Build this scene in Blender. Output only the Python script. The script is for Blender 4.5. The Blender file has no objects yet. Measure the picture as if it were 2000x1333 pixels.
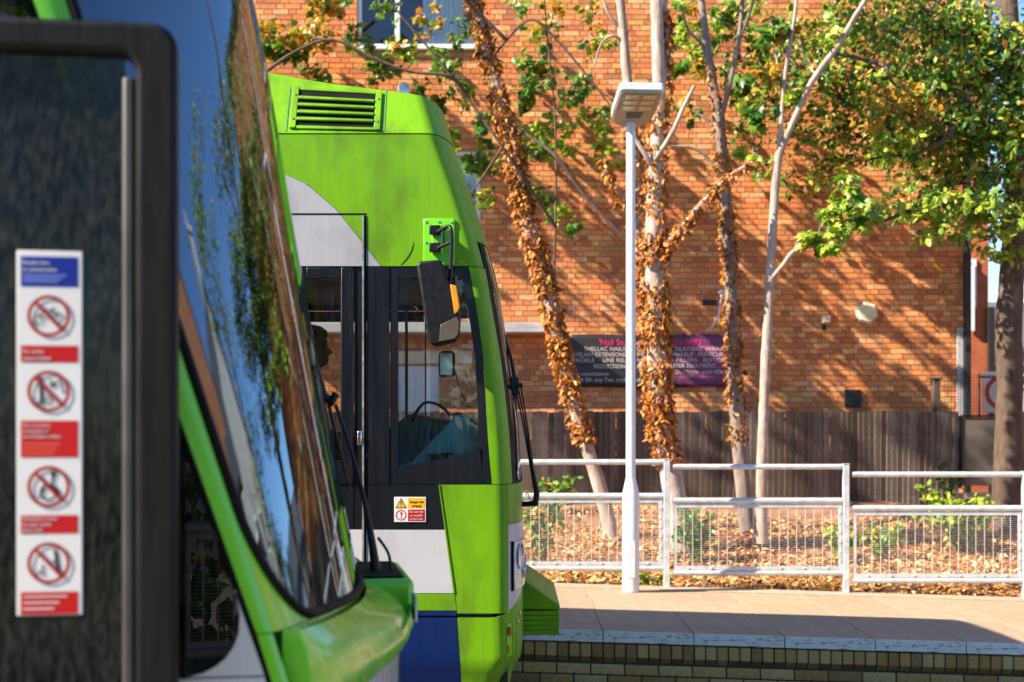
import bpy, math, random
import numpy as np
from mathutils import Vector, Matrix

random.seed(7)
RNG = np.random.default_rng(11)
SC = bpy.context.scene
COL = SC.collection
R = math.radians

# ------------------------------------------------------------------ camera
F_PX = 2778.0            # focal length in photograph pixels (50 mm lens)
EYE = 1.74               # camera height above rail level
HORIZON = 829.0
cam = bpy.data.cameras.new('camera')
cam.sensor_width = 36.0
cam.lens = 36.0 * F_PX / 2000.0
cam.shift_y = (HORIZON - 666.5) / 2000.0
cam.clip_start = 0.05
cam.clip_end = 2000.0
cam.dof.use_dof = True
cam.dof.focus_distance = 6.3
cam.dof.aperture_fstop = 4.1
cam_o = bpy.data.objects.new('camera', cam)
cam_o.location = (0, 0, EYE)
cam_o.rotation_euler = (R(90), 0, 0)
COL.objects.link(cam_o)
SC.camera = cam_o

# ------------------------------------------------------------------ sky, sun, exposure
TO_SUN = Vector((-2.6, -1.0, 2.1)).normalized()
world = bpy.data.worlds.new('World')
SC.world = world
world.use_nodes = True
wn = world.node_tree
wn.nodes.clear()
sky = wn.nodes.new('ShaderNodeTexSky')
sky.sky_type = 'NISHITA'
sky.sun_disc = False
sky.sun_elevation = math.asin(TO_SUN.z)
sky.sun_rotation = math.atan2(TO_SUN.x, TO_SUN.y)
sky.air_density = 1.0
sky.dust_density = 0.1
sky.altitude = 1500.0
sky.ozone_density = 5.5
bg = wn.nodes.new('ShaderNodeBackground')
bg.inputs['Strength'].default_value = 0.105
wo = wn.nodes.new('ShaderNodeOutputWorld')
wn.links.new(sky.outputs[0], bg.inputs[0])
wn.links.new(bg.outputs[0], wo.inputs[0])

sun = bpy.data.lights.new('sun', 'SUN')
sun.energy = 5.0
sun.angle = R(0.53)
sun.color = (1.0, 0.88, 0.71)
sun_o = bpy.data.objects.new('sun', sun)
sun_o.rotation_euler = TO_SUN.to_track_quat('Z', 'Y').to_euler()
sun_o.location = TO_SUN * 60
COL.objects.link(sun_o)

SC.view_settings.view_transform = 'Standard'
SC.view_settings.look = 'None'
SC.view_settings.gamma = 1.0
SC.view_settings.use_curve_mapping = False
SC.view_settings.exposure = 1.5
SC.render.engine = 'CYCLES'
SC.cycles.use_denoising = True
SC.cycles.max_bounces = 8
SC.cycles.transparent_max_bounces = 16
SC.cycles.caustics_reflective = False
SC.cycles.caustics_refractive = False


def at(px, py, d):
    """the point seen at photograph pixel (px, py) at depth d"""
    return Vector(((px - 1000) / F_PX * d, d, EYE - (py - HORIZON) / F_PX * d))


def interp(tab, x):
    if x <= tab[0][0]:
        return tab[0][1]
    for (a, va), (b, vb) in zip(tab, tab[1:]):
        if x <= b:
            return va + (vb - va) * (x - a) / (b - a)
    return tab[-1][1]


# ------------------------------------------------------------------ mesh helpers
class MB:
    def __init__(s):
        s.v = []; s.f = []; s.m = []; s.c = []

    def add(s, vs, fs, mi=0, col=None):
        o = len(s.v)
        s.v += [tuple(p) for p in vs]
        for f in fs:
            s.f.append(tuple(i + o for i in f)); s.m.append(mi); s.c.append(col)

    def box(s, x0, x1, y0, y1, z0, z1, mi=0, col=None, M=None):
        vs = [Vector((x, y, z)) for z in (z0, z1) for y in (y0, y1) for x in (x0, x1)]
        if M is not None:
            vs = [M @ p for p in vs]
        s.add(vs, [(0, 2, 3, 1), (4, 5, 7, 6), (0, 1, 5, 4), (2, 6, 7, 3), (0, 4, 6, 2), (1, 3, 7, 5)], mi, col)

    def tube(s, pts, rad, n=8, mi=0, col=None, cap=True, wob=0.0):
        pts = [Vector(p) for p in pts]
        if not isinstance(rad, (list, tuple)):
            rad = [rad] * len(pts)
        t0 = (pts[1] - pts[0]).normalized()
        a = t0.orthogonal().normalized()
        rings = []
        for i, p in enumerate(pts):
            if i == 0: t = pts[1] - pts[0]
            elif i == len(pts) - 1: t = pts[-1] - pts[-2]
            else: t = (pts[i + 1] - pts[i]).normalized() + (pts[i] - pts[i - 1]).normalized()
            t.normalize()
            a = (a - t * a.dot(t)).normalized()
            b = t.cross(a)
            rings.append([p + (a * math.cos(2 * math.pi * k / n) + b * math.sin(2 * math.pi * k / n)) * rad[i] * (1 + wob * random.uniform(-1, 1)) for k in range(n)])
        vs = [q for r in rings for q in r]
        fs = []
        for i in range(len(pts) - 1):
            for k in range(n):
                k2 = (k + 1) % n
                fs.append((i * n + k, i * n + k2, (i + 1) * n + k2, (i + 1) * n + k))
        if cap:
            fs.append(tuple(range(n - 1, -1, -1)))
            fs.append(tuple((len(pts) - 1) * n + k for k in range(n)))
        s.add(vs, fs, mi, col)

    def lathe(s, prof, c, axis='Z', n=20, mi=0, N=None):
        """profile of (radius, height) turned about an axis through c (N: direction)"""
        N = Vector(N).normalized() if N is not None else Vector((0, 0, 1))
        a = N.orthogonal().normalized(); b = N.cross(a); c = Vector(c)
        vs = []; fs = []
        for r, h in prof:
            for k in range(n):
                w = 2 * math.pi * k / n
                vs.append(c + N * h + (a * math.cos(w) + b * math.sin(w)) * r)
        for i in range(len(prof) - 1):
            for k in range(n):
                k2 = (k + 1) % n
                fs.append((i * n + k, i * n + k2, (i + 1) * n + k2, (i + 1) * n + k))
        fs.append(tuple(range(n - 1, -1, -1)))
        fs.append(tuple((len(prof) - 1) * n + k for k in range(n)))
        s.add(vs, fs, mi)

    def prism(s, outline, y0, y1, mi=0, axis='Y'):
        """outline of (x, z) extruded along y"""
        n = len(outline)
        vs = [(x, y0, z) for x, z in outline] + [(x, y1, z) for x, z in outline]
        fs = [tuple(range(n)), tuple(range(2 * n - 1, n - 1, -1))]
        for i in range(n):
            j = (i + 1) % n
            fs.append((i, i + n, j + n, j))
        s.add(vs, fs, mi)

    def build(s, name, mats, parent=None, smooth=True, angle=35, bevel=0, seg=2):
        me = bpy.data.meshes.new(name)
        me.from_pydata(s.v, [], s.f)
        if not isinstance(mats, (list, tuple)):
            mats = [mats]
        for m in mats:
            me.materials.append(m)
        if len(mats) > 1:
            me.polygons.foreach_set('material_index', s.m)
        if any(c is not None for c in s.c):
            at_ = me.attributes.new('Col', 'FLOAT_COLOR', 'FACE')
            arr = np.ones((len(s.f), 4), dtype=np.float32)
            for i, c in enumerate(s.c):
                if c is not None: arr[i, :3] = c
            at_.data.foreach_set('color', arr.ravel())
        me.update()
        fix_normals(me)
        if smooth:
            me.polygons.foreach_set('use_smooth', [True] * len(me.polygons))
            me.set_sharp_from_angle(angle=R(angle))
        o = bpy.data.objects.new(name, me)
        COL.objects.link(o)
        if parent is not None:
            o.parent = parent
        if bevel:
            b = o.modifiers.new('bevel', 'BEVEL')
            b.width = bevel; b.segments = seg; b.limit_method = 'ANGLE'; b.angle_limit = R(40)
        return o


import bmesh
def fix_normals(me):
    if len(me.polygons) > 60000:
        return
    bm = bmesh.new(); bm.from_mesh(me)
    bmesh.ops.recalc_face_normals(bm, faces=bm.faces[:])
    bm.to_mesh(me); bm.free()


def tag(o, label=None, cat=None, group=None, kind=None):
    if label: o['label'] = label
    if cat: o['category'] = cat
    if group: o['group'] = group
    if kind: o['kind'] = kind
    return o


def empty(name, loc=(0, 0, 0), rz=0.0):
    o = bpy.data.objects.new(name, None)
    o.location = loc; o.rotation_euler = (0, 0, rz)
    o.empty_display_size = 0.2
    COL.objects.link(o)
    return o


def copy_tree(o, parent=None):
    c = o.copy(); COL.objects.link(c)
    if parent is not None: c.parent = parent
    for ch in list(o.children):
        copy_tree(ch, c)
    return c


def leaf_mesh(name, tmpl, faces, pos, rot, scale, colors, mat, parent=None):
    """many leaves in one mesh: tmpl (k,3), pos (n,3), rot (n,3,3), scale (n,), colors (n,3)"""
    n, k = len(pos), len(tmpl)
    V = np.einsum('nij,kj->nki', rot, tmpl) * scale[:, None, None] + pos[:, None, :]
    Fc = (np.array(faces)[None, :, :] + (np.arange(n) * k)[:, None, None]).reshape(-1, len(faces[0]))
    me = bpy.data.meshes.new(name)
    me.vertices.add(n * k)
    me.vertices.foreach_set('co', V.reshape(-1).astype(np.float32))
    nf, ns = Fc.shape
    me.loops.add(nf * ns)
    me.loops.foreach_set('vertex_index', Fc.reshape(-1).astype(np.int32))
    me.polygons.add(nf)
    me.polygons.foreach_set('loop_start', np.arange(0, nf * ns, ns, dtype=np.int32))
    me.update(calc_edges=True)
    a = me.attributes.new('Col', 'FLOAT_COLOR', 'FACE')
    c4 = np.ones((n, len(faces), 4), dtype=np.float32)
    c4[:, :, :3] = colors[:, None, :]
    a.data.foreach_set('color', c4.reshape(-1))
    me.materials.append(mat)
    o = bpy.data.objects.new(name, me)
    COL.objects.link(o)
    if parent is not None: o.parent = parent
    return o


def leaf_frames(n, nbias=(0, 0, 0), namp=1.0, tipbias=(0, 0, -0.7)):
    """random rotations: local y = tip, local z = normal"""
    N = RNG.normal(size=(n, 3)) * namp + np.array(nbias)
    N /= np.linalg.norm(N, axis=1)[:, None]
    T = RNG.normal(size=(n, 3)) + np.array(tipbias) * 2
    T -= N * (T * N).sum(1)[:, None]
    T /= np.linalg.norm(T, axis=1)[:, None]
    X = np.cross(T, N)
    return np.stack([X, T, N], axis=2)


# a five-lobed maple leaf and a plain small leaf, stalk at the origin
MAPLE = np.array([(0, 0, 0), (.28, -.06, -.05), (.50, .22, -.10), (.30, .32, -.03), (.42, .66, -.12), (.16, .62, 0), (0, 1.0, -.10),
                  (-.16, .62, 0), (-.42, .66, -.12), (-.30, .32, -.03), (-.50, .22, -.10), (-.28, -.06, -.05), (0, .35, .05)], dtype=float)
MAPLE_F = [(12, i, i + 1) for i in range(0, 11)] + [(12, 11, 0)]
SMALL = np.array([(0, 0, 0), (.28, .35, -.08), (.20, .75, -.06), (0, 1.0, -.12), (-.20, .75, -.06), (-.28, .35, -.08), (0, .5, .03)], dtype=float)
SMALL_F = [(6, 0, 1), (6, 1, 2), (6, 2, 3), (6, 3, 4), (6, 4, 5), (6, 5, 0)]


def pick(pal, n, jit=0.15):
    """colours from a palette [(weight, rgb)]"""
    w = np.array([p[0] for p in pal], dtype=float); w /= w.sum()
    idx = RNG.choice(len(pal), size=n, p=w)
    c = np.array([p[1] for p in pal])[idx]
    return np.clip(c * (1 + RNG.normal(size=(n, 1)) * jit), 0.003, 0.95)


# ------------------------------------------------------------------ materials
def new_mat(name):
    m = bpy.data.materials.new(name)
    m.use_nodes = True
    nt = m.node_tree
    b = nt.nodes['Principled BSDF']
    return m, nt, b


def node(nt, kind, **kw):
    n = nt.nodes.new(kind)
    for k, v in kw.items():
        setattr(n, k, v)
    return n


def coords(nt, scale=(1, 1, 1), out='Object'):
    tc = node(nt, 'ShaderNodeTexCoord')
    mp = node(nt, 'ShaderNodeMapping')
    mp.inputs['Scale'].default_value = scale
    nt.links.new(tc.outputs[out], mp.inputs[0])
    return mp.outputs[0]


def noise(nt, vec, scale, detail=4, rough=0.55):
    n = node(nt, 'ShaderNodeTexNoise')
    n.inputs['Scale'].default_value = scale
    n.inputs['Detail'].default_value = detail
    n.inputs['Roughness'].default_value = rough
    nt.links.new(vec, n.inputs['Vector'])
    return n.outputs['Fac']


def ramp(nt, fac, stops):
    r = node(nt, 'ShaderNodeValToRGB')
    while len(r.color_ramp.elements) < len(stops):
        r.color_ramp.elements.new(0.5)
    for e, (p, c) in zip(r.color_ramp.elements, stops):
        e.position = p
        e.color = (*c, 1) if isinstance(c, (tuple, list)) else (c, c, c, 1)
    nt.links.new(fac, r.inputs[0])
    return r.outputs[0]


def mixc(nt, fac, a, b, mode='MIX'):
    m = node(nt, 'ShaderNodeMix', data_type='RGBA', blend_type=mode)
    for sock, val in ((m.inputs[0], fac), (m.inputs[6], a), (m.inputs[7], b)):
        if isinstance(val, (int, float)): sock.default_value = val
        elif isinstance(val, (tuple, list)): sock.default_value = (*val, 1)
        else: nt.links.new(val, sock)
    return m.outputs[2]


def bump(nt, b, h, strength=0.3, dist=0.01):
    n = node(nt, 'ShaderNodeBump')
    n.inputs['Strength'].default_value = strength
    n.inputs['Distance'].default_value = dist
    nt.links.new(h, n.inputs['Height'])
    nt.links.new(n.outputs[0], b.inputs['Normal'])


def simple(name, col, rough=0.5, metal=0.0, var=0.12, scale=8.0, bmp=0.0, coat=0.0, spec=0.5, stretch=(1, 1, 1), dirt=None, rvar=0.1):
    m, nt, b = new_mat(name)
    v = coords(nt, stretch)
    f = noise(nt, v, scale)
    lo = tuple(c * (1 - var) for c in col); hi = tuple(min(1, c * (1 + var)) for c in col)
    c = ramp(nt, f, [(0.3, lo), (0.7, hi)])
    if dirt:
        d, dcol, dscale, dst = dirt
        f2 = noise(nt, coords(nt, dst), dscale, 6, 0.65)
        k = ramp(nt, f2, [(0.5, 0.0), (0.78, d)])
        c = mixc(nt, k, c, dcol)
    nt.links.new(c, b.inputs['Base Color'])
    rr = ramp(nt, f, [(0.3, max(0.02, rough - rvar)), (0.7, min(1, rough + rvar))])
    nt.links.new(rr, b.inputs['Roughness'])
    b.inputs['Metallic'].default_value = metal
    b.inputs['Coat Weight'].default_value = coat
    b.inputs['Coat Roughness'].default_value = 0.05
    b.inputs['Specular IOR Level'].default_value = spec
    if bmp:
        bump(nt, b, noise(nt, v, scale * 4), bmp, 0.004)
    return m


def glass(name, tint=(0.7, 0.75, 0.75), rough=0.0, ior=1.5, dirt=0.0, streak=(6, 6, 1.2), coat=(1, 1, 1)):
    """a single pane: clear tinted transmission and a Fresnel reflection, with a thin film of dust"""
    m = bpy.data.materials.new(name); m.use_nodes = True
    nt = m.node_tree; nt.nodes.clear()
    tr = node(nt, 'ShaderNodeBsdfTransparent'); tr.inputs[0].default_value = (*tint, 1)
    gl = node(nt, 'ShaderNodeBsdfGlossy'); gl.inputs['Roughness'].default_value = rough; gl.inputs['Color'].default_value = (*coat, 1)  # coat only tints the reflected light
    fr = node(nt, 'ShaderNodeFresnel'); fr.inputs[0].default_value = ior
    mx = node(nt, 'ShaderNodeMixShader')
    nt.links.new(fr.outputs[0], mx.inputs[0]); nt.links.new(tr.outputs[0], mx.inputs[1]); nt.links.new(gl.outputs[0], mx.inputs[2])
    out = node(nt, 'ShaderNodeOutputMaterial')
    last = mx
    if dirt:
        df = node(nt, 'ShaderNodeBsdfDiffuse'); df.inputs[0].default_value = (0.30, 0.28, 0.25, 1)
        k = ramp(nt, noise(nt, coords(nt, streak), 14, 6, 0.7), [(0.42, 0.0), (0.8, dirt)])
        m2 = node(nt, 'ShaderNodeMixShader')
        nt.links.new(k, m2.inputs[0]); nt.links.new(mx.outputs[0], m2.inputs[1]); nt.links.new(df.outputs[0], m2.inputs[2])
        last = m2
    nt.links.new(last.outputs[0], out.inputs[0])
    return m


def leaf_material(name, trans=0.38, rough=0.38):
    m = bpy.data.materials.new(name); m.use_nodes = True
    nt = m.node_tree
    b = nt.nodes['Principled BSDF']; out = nt.nodes['Material Output']
    a = node(nt, 'ShaderNodeAttribute', attribute_name='Col')
    f = noise(nt, coords(nt), 40)
    c = mixc(nt, 0.35, a.outputs['Color'], ramp(nt, f, [(0.3, 0.45), (0.7, 1.0)]), 'MULTIPLY')
    nt.links.new(c, b.inputs['Base Color'])
    b.inputs['Roughness'].default_value = rough
    t = node(nt, 'ShaderNodeBsdfTranslucent')
    nt.links.new(mixc(nt, 1.0, c, (1.0, 1.15, 0.5), 'MULTIPLY'), t.inputs[0])
    mx = node(nt, 'ShaderNodeMixShader'); mx.inputs[0].default_value = trans
    nt.links.new(b.outputs[0], mx.inputs[1]); nt.links.new(t.outputs[0], mx.inputs[2])
    nt.links.new(mx.outputs[0], out.inputs[0])
    return m


def attr_material(name, rough=0.85, nscale=30, lo=0.7, hi=1.15, bmp=0.5, tintcol=None, stain=None):
    m, nt, b = new_mat(name)
    a = node(nt, 'ShaderNodeAttribute', attribute_name='Col')
    v = coords(nt)
    f = noise(nt, v, nscale, 6, 0.65)
    c = mixc(nt, 1.0, a.outputs['Color'], ramp(nt, f, [(0.3, lo), (0.7, hi)]), 'MULTIPLY')
    if tintcol:
        k = ramp(nt, noise(nt, v, 1.3, 5, 0.6), [(0.45, 0.0), (0.75, tintcol[0])])
        c = mixc(nt, k, c, tintcol[1])
    if stain:
        ks = ramp(nt, noise(nt, coords(nt, stain[1]), stain[2], 7, 0.7), [(0.50, 0.0), (0.72, stain[0])])
        c = mixc(nt, ks, c, stain[3])
    nt.links.new(c, b.inputs['Base Color'])
    b.inputs['Roughness'].default_value = rough
    b.inputs['Specular IOR Level'].default_value = 0.25
    bump(nt, b, noise(nt, v, nscale * 3, 5, 0.6), bmp, 0.006)
    return m


def brick_far(name, c1, c2, mort, scale=1.0):
    """brickwork too far away to tell the bricks apart"""
    m, nt, b = new_mat(name)
    tc = node(nt, 'ShaderNodeTexCoord'); sx = node(nt, 'ShaderNodeSeparateXYZ'); cx = node(nt, 'ShaderNodeCombineXYZ'); ad = node(nt, 'ShaderNodeMath', operation='ADD')
    nt.links.new(tc.outputs['Object'], sx.inputs[0]); nt.links.new(sx.outputs[0], ad.inputs[0]); nt.links.new(sx.outputs[1], ad.inputs[1])
    nt.links.new(ad.outputs[0], cx.inputs[0]); nt.links.new(sx.outputs[2], cx.inputs[1])
    t = node(nt, 'ShaderNodeTexBrick')
    t.inputs['Color1'].default_value = (*c1, 1); t.inputs['Color2'].default_value = (*c2, 1); t.inputs['Mortar'].default_value = (*mort, 1)
    t.inputs['Scale'].default_value = scale; t.inputs['Mortar Size'].default_value = 0.008
    t.inputs['Brick Width'].default_value = 0.225; t.inputs['Row Height'].default_value = 0.075
    nt.links.new(cx.outputs[0], t.inputs['Vector'])
    k = ramp(nt, noise(nt, coords(nt), 1.5, 5), [(0.3, 0.75), (0.7, 1.1)])
    nt.links.new(mixc(nt, 1.0, t.outputs['Color'], k, 'MULTIPLY'), b.inputs['Base Color'])
    b.inputs['Roughness'].default_value = 0.85
    bump(nt, b, t.outputs['Fac'], -0.4, 0.01)
    return m


def paint(name, col, rough=0.28, grime=0.35, coat=0.35, spec=0.4, dust=(0.11, 0.10, 0.075)):
    """vehicle paint with rain streaks, dust film and fine scratches"""
    m, nt, b = new_mat(name)
    v = coords(nt)
    f = noise(nt, v, 1.6, 3)
    c = ramp(nt, f, [(0.3, tuple(x * 0.90 for x in col)), (0.7, tuple(min(1, x * 1.06) for x in col))])
    s = noise(nt, coords(nt, (17, 17, 1.3)), 2.0, 6, 0.75)
    k = ramp(nt, s, [(0.46, 0.0), (0.78, grime * 0.45)])
    c = mixc(nt, k, c, tuple(x * 0.35 + 0.02 for x in col))
    s2 = noise(nt, coords(nt, (1.6, 1.6, 0.7)), 2.4, 7, 0.65)
    k2 = ramp(nt, s2, [(0.46, 0.0), (0.74, grime * 0.9)])
    c = mixc(nt, k2, c, dust)
    s3 = noise(nt, v, 90, 3, 0.8)
    k3 = ramp(nt, s3, [(0.70, 0.0), (0.78, grime)])
    c = mixc(nt, k3, c, (0.06, 0.05, 0.03))
    nt.links.new(c, b.inputs['Base Color'])
    nt.links.new(ramp(nt, s, [(0.3, rough), (0.8, min(1, rough + 0.3))]), b.inputs['Roughness'])
    b.inputs['Specular IOR Level'].default_value = spec
    b.inputs['Coat Weight'].default_value = coat
    b.inputs['Coat Roughness'].default_value = 0.08
    bump(nt, b, noise(nt, coords(nt, (1, 1, 1)), 2.2, 2), 0.06, 0.02)
    return m


M = {}
M['green'] = paint('green_paint', (0.150, 0.36, 0.003), 0.36, 0.8, 0.05, 0.22, (0.045, 0.06, 0.015))
M['green_near'] = paint('clean_green_paint', (0.17, 0.60, 0.008), 0.18, 0.06, 0.5)
M['white'] = paint('white_paint', (0.50, 0.50, 0.53), 0.4, 0.32, 0.15)
M['white_near'] = paint('clean_white_paint', (0.62, 0.60, 0.58), 0.2, 0.10, 0.6)
M['blue'] = paint('blue_paint', (0.002, 0.016, 0.10), 0.35, 0.15, 0.05, 0.2, (0.02, 0.02, 0.03))
M['white_dull'] = paint('sooty_white_paint', (0.36, 0.36, 0.39), 0.45, 0.5, 0.05, 0.25)
M['black'] = paint('black_panel', (0.005, 0.0055, 0.009), 0.24, 0.10, 0.15, 0.3, (0.03, 0.028, 0.025))
M['black_edge'] = simple('black_gasket', (0.006, 0.006, 0.0065), 0.65, var=0.3, spec=0.12)
M['rubber'] = simple('black_rubber', (0.0075, 0.0075, 0.009), 0.42, var=0.25, bmp=0.08, scale=30, spec=0.3)
M['door_black'] = simple('dark_door_frame', (0.0085, 0.008, 0.008), 0.5, var=0.2, scale=10, stretch=(6, 6, 0.7), bmp=0.05, spec=0.18)
M['door_seal'] = simple('grey_seal', (0.040, 0.037, 0.035), 0.5, var=0.2)
M['alu'] = simple('worn_aluminium', (0.55, 0.53, 0.50), 0.35, 0.8, var=0.2, scale=20)
M['chrome'] = simple('bright_metal', (0.75, 0.75, 0.75), 0.15, 1.0, var=0.05)
M['interior'] = simple('dark_interior', (0.018, 0.018, 0.020), 0.8)
M['interior_grey'] = simple('grey_interior', (0.10, 0.10, 0.10), 0.7)
M['teal'] = simple('teal_dashboard', (0.10, 0.50, 0.58), 0.5, var=0.15)
M['amber'] = simple('amber_lens', (0.75, 0.26, 0.01), 0.25, var=0.15, scale=30)
M['red_lens'] = simple('red_lens', (0.35, 0.01, 0.01), 0.2)
M['lamp_glass'] = simple('lamp_lens', (0.45, 0.46, 0.55), 0.08, 0.6, var=0.1)
M['pane'] = glass('cab_glass', (0.88, 0.90, 0.89), 0.0, 1.36, 0.05)
M['pane_dark'] = glass('tinted_glass', (0.16, 0.17, 0.17), 0.0, 1.5, 0.10)
M['screen'] = glass('windscreen_glass', (0.16, 0.18, 0.18), 0.0, 2.5, 0.01, (2, 2, 2), (0.66, 0.84, 1.0))  # blue put into the reflection colour to deepen the mirrored sky
M['door_pane'] = glass('door_glass', (0.13, 0.13, 0.125), 0.13, 1.5, 0.16, (9, 9, 2.2))
M['sticker_white'] = simple('sticker_white', (0.64, 0.63, 0.62), 0.4, var=0.03, spec=0.3)
M['sticker_blue'] = simple('sticker_blue', (0.006, 0.018, 0.23), 0.35, var=0.05)
M['sticker_red'] = simple('sticker_red', (0.46, 0.003, 0.004), 0.35, var=0.05)
M['sticker_dark_red'] = simple('sticker_ring_red', (0.30, 0.004, 0.006), 0.35, var=0.05)
M['sticker_yellow'] = simple('sticker_yellow', (0.75, 0.40, 0.01), 0.35, var=0.05)
M['ink'] = simple('black_ink', (0.012, 0.012, 0.014), 0.4)
M['purple_ink'] = simple('purple_ink', (0.035, 0.02, 0.13), 0.4)
M['galv'] = simple('galvanised_steel', (0.60, 0.61, 0.62), 0.38, 0.3, var=0.16, scale=14, bmp=0.05, dirt=(0.45, (0.30, 0.26, 0.21), 9, (1, 1, 1)))
M['lamp_white'] = simple('pale_lamp_paint', (0.66, 0.67, 0.69), 0.4, 0.1, var=0.06, scale=9, dirt=(0.4, (0.36, 0.33, 0.28), 6, (5, 5, 0.8)))
M['wire'] = simple('mesh_wire', (0.66, 0.62, 0.60), 0.5, 0.3)
M['concrete'] = simple('old_concrete', (0.30, 0.28, 0.25), 0.9, var=0.25, scale=5, bmp=0.4)
M['soil'] = simple('leafy_soil', (0.26, 0.12, 0.06), 0.95, var=0.4, scale=6, bmp=0.6)
M['mortar'] = simple('mortar', (0.30, 0.21, 0.14), 0.95, var=0.2, scale=20, bmp=0.4)
M['mortar_dark'] = simple('sooty_mortar', (0.07, 0.055, 0.045), 0.95, var=0.3, scale=20, bmp=0.4)
M['brick'] = attr_material('wall_brick', 0.88, 26, 0.72, 1.18, 0.6, (0.45, (0.46, 0.17, 0.07)), (0.35, (1.4, 1.4, 0.35), 1.6, (0.20, 0.10, 0.06)))
M['brick_yellow'] = attr_material('platform_brick', 0.85, 40, 0.6, 1.2, 0.7, (0.40, (0.10, 0.075, 0.05)))
M['slab'] = attr_material('paving_slab', 0.85, 12, 0.86, 1.06, 0.25, (0.20, (0.30, 0.22, 0.15)), (0.7, (1, 1, 1), 9, (0.20, 0.145, 0.10)))
M['wood'] = attr_material('weathered_wood', 0.85, 30, 0.6, 1.2, 0.5)
M['leaf'] = leaf_material('leaf')
M['dry_leaf'] = leaf_material('dry_leaf', 0.25, 0.6)
M['upvc'] = simple('white_window_frame', (0.78, 0.78, 0.77), 0.35, var=0.04)
M['curtain'] = simple('net_curtain', (0.80, 0.86, 0.86), 0.9, var=0.12, scale=3, stretch=(6, 1, 0.3))
M['dark_room'] = simple('dark_room', (0.05, 0.055, 0.055), 0.9)
M['window_glass'] = glass('window_glass', (0.97, 0.98, 0.98), 0.0, 1.5)
M['grey_paint'] = simple('grey_fascia', (0.42, 0.41, 0.42), 0.6, var=0.2, scale=4, dirt=(0.5, (0.15, 0.14, 0.13), 5, (1, 1, 3)))
M['cream'] = simple('cream_plastic', (0.72, 0.66, 0.45), 0.5, var=0.08)
M['skin'] = simple('skin', (0.62, 0.36, 0.25), 0.5, var=0.1)
M['hair'] = simple('dark_hair', (0.012, 0.009, 0.008), 0.6, var=0.3, scale=60, bmp=0.5)
M['jacket'] = simple('dark_jacket', (0.03, 0.035, 0.05), 0.85, var=0.2)
M['shirt'] = simple('pale_shirt', (0.5, 0.47, 0.40), 0.8, var=0.1)
M['seat'] = simple('seat_cloth', (0.035, 0.04, 0.06), 0.9, var=0.25)
M['slate'] = simple('slate_roof', (0.10, 0.10, 0.11), 0.7, var=0.3, scale=6, stretch=(1, 1, 5))
M['asphalt'] = simple('asphalt', (0.05, 0.05, 0.052), 0.9, var=0.25, scale=30, bmp=0.4)
M['ballast'] = simple('ballast_stone', (0.16, 0.14, 0.125), 0.95, var=0.5, scale=25, bmp=1.0)
M['rail'] = simple('rail_steel', (0.30, 0.24, 0.20), 0.4, 0.8, var=0.2)
M['iron'] = simple('black_iron', (0.015, 0.015, 0.015), 0.55)


def bark_material(name, c1, c2, c3):
    m, nt, b = new_mat(name)
    f = noise(nt, coords(nt, (1, 1, 0.35)), 14, 7, 0.65)
    g = noise(nt, coords(nt), 3.0, 4)
    c = ramp(nt, f, [(0.3, c1), (0.55, c2), (0.75, c3)])
    c = mixc(nt, ramp(nt, g, [(0.4, 0.0), (0.7, 0.5)]), c, tuple(x * 0.6 for x in c2))
    nt.links.new(c, b.inputs['Base Color'])
    b.inputs['Roughness'].default_value = 0.9
    bump(nt, b, f, 0.7, 0.02)
    return m


M['bark_pale'] = bark_material('pale_bark', (0.24, 0.17, 0.13), (0.44, 0.34, 0.28), (0.60, 0.50, 0.43))
M['bark_grey'] = bark_material('grey_bark', (0.12, 0.09, 0.075), (0.26, 0.20, 0.165), (0.40, 0.32, 0.27))
M['bark_dark'] = bark_material('brown_bark', (0.045, 0.029, 0.02), (0.11, 0.07, 0.048), (0.19, 0.13, 0.09))


def coping_material():
    m, nt, b = new_mat('worn_white_edge')
    f = noise(nt, coords(nt, (1, 1, 1), 'Generated'), 5, 8, 0.72)
    c = ramp(nt, f, [(0.40, (0.90, 0.83, 0.72)), (0.545, (0.86, 0.79, 0.68)), (0.575, (0.40, 0.32, 0.23)), (0.75, (0.27, 0.21, 0.15))])
    nt.links.new(c, b.inputs['Base Color']); b.inputs['Roughness'].default_value = 0.8
    bump(nt, b, f, 0.4, 0.01)
    return m


M['coping'] = coping_material()


def banner_material():
    """printed banner: charcoal with a purple and pink printed picture at its right end"""
    m, nt, b = new_mat('printed_banner')
    tc = node(nt, 'ShaderNodeTexCoord'); sx = node(nt, 'ShaderNodeSeparateXYZ')
    nt.links.new(tc.outputs['Object'], sx.inputs[0])
    k = ramp(nt, sx.outputs[0], [(0.0, 0.0), (1.0, 1.0)])
    mr = node(nt, 'ShaderNodeMapRange'); mr.inputs[1].default_value = 1.15; mr.inputs[2].default_value = 1.75
    nt.links.new(sx.outputs[0], mr.inputs[0])
    mp = node(nt, 'ShaderNodeMapping'); mp.inputs['Rotation'].default_value = (0, R(-28), 0); mp.inputs['Scale'].default_value = (1.2, 1, 5)
    nt.links.new(tc.outputs['Object'], mp.inputs[0])
    f = noise(nt, mp.outputs[0], 1.6, 3)
    art = ramp(nt, f, [(0.32, (0.03, 0.01, 0.03)), (0.46, (0.13, 0.02, 0.10)), (0.58, (0.20, 0.03, 0.12)), (0.66, (0.55, 0.14, 0.17)), (0.74, (0.10, 0.015, 0.06))])
    c = mixc(nt, mr.outputs[0], (0.022, 0.020, 0.022), art)
    nt.links.new(c, b.inputs['Base Color']); b.inputs['Roughness'].default_value = 0.45
    bump(nt, b, noise(nt, coords(nt, (2, 1, 1)), 3, 2), 0.3, 0.03)
    return m


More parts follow.
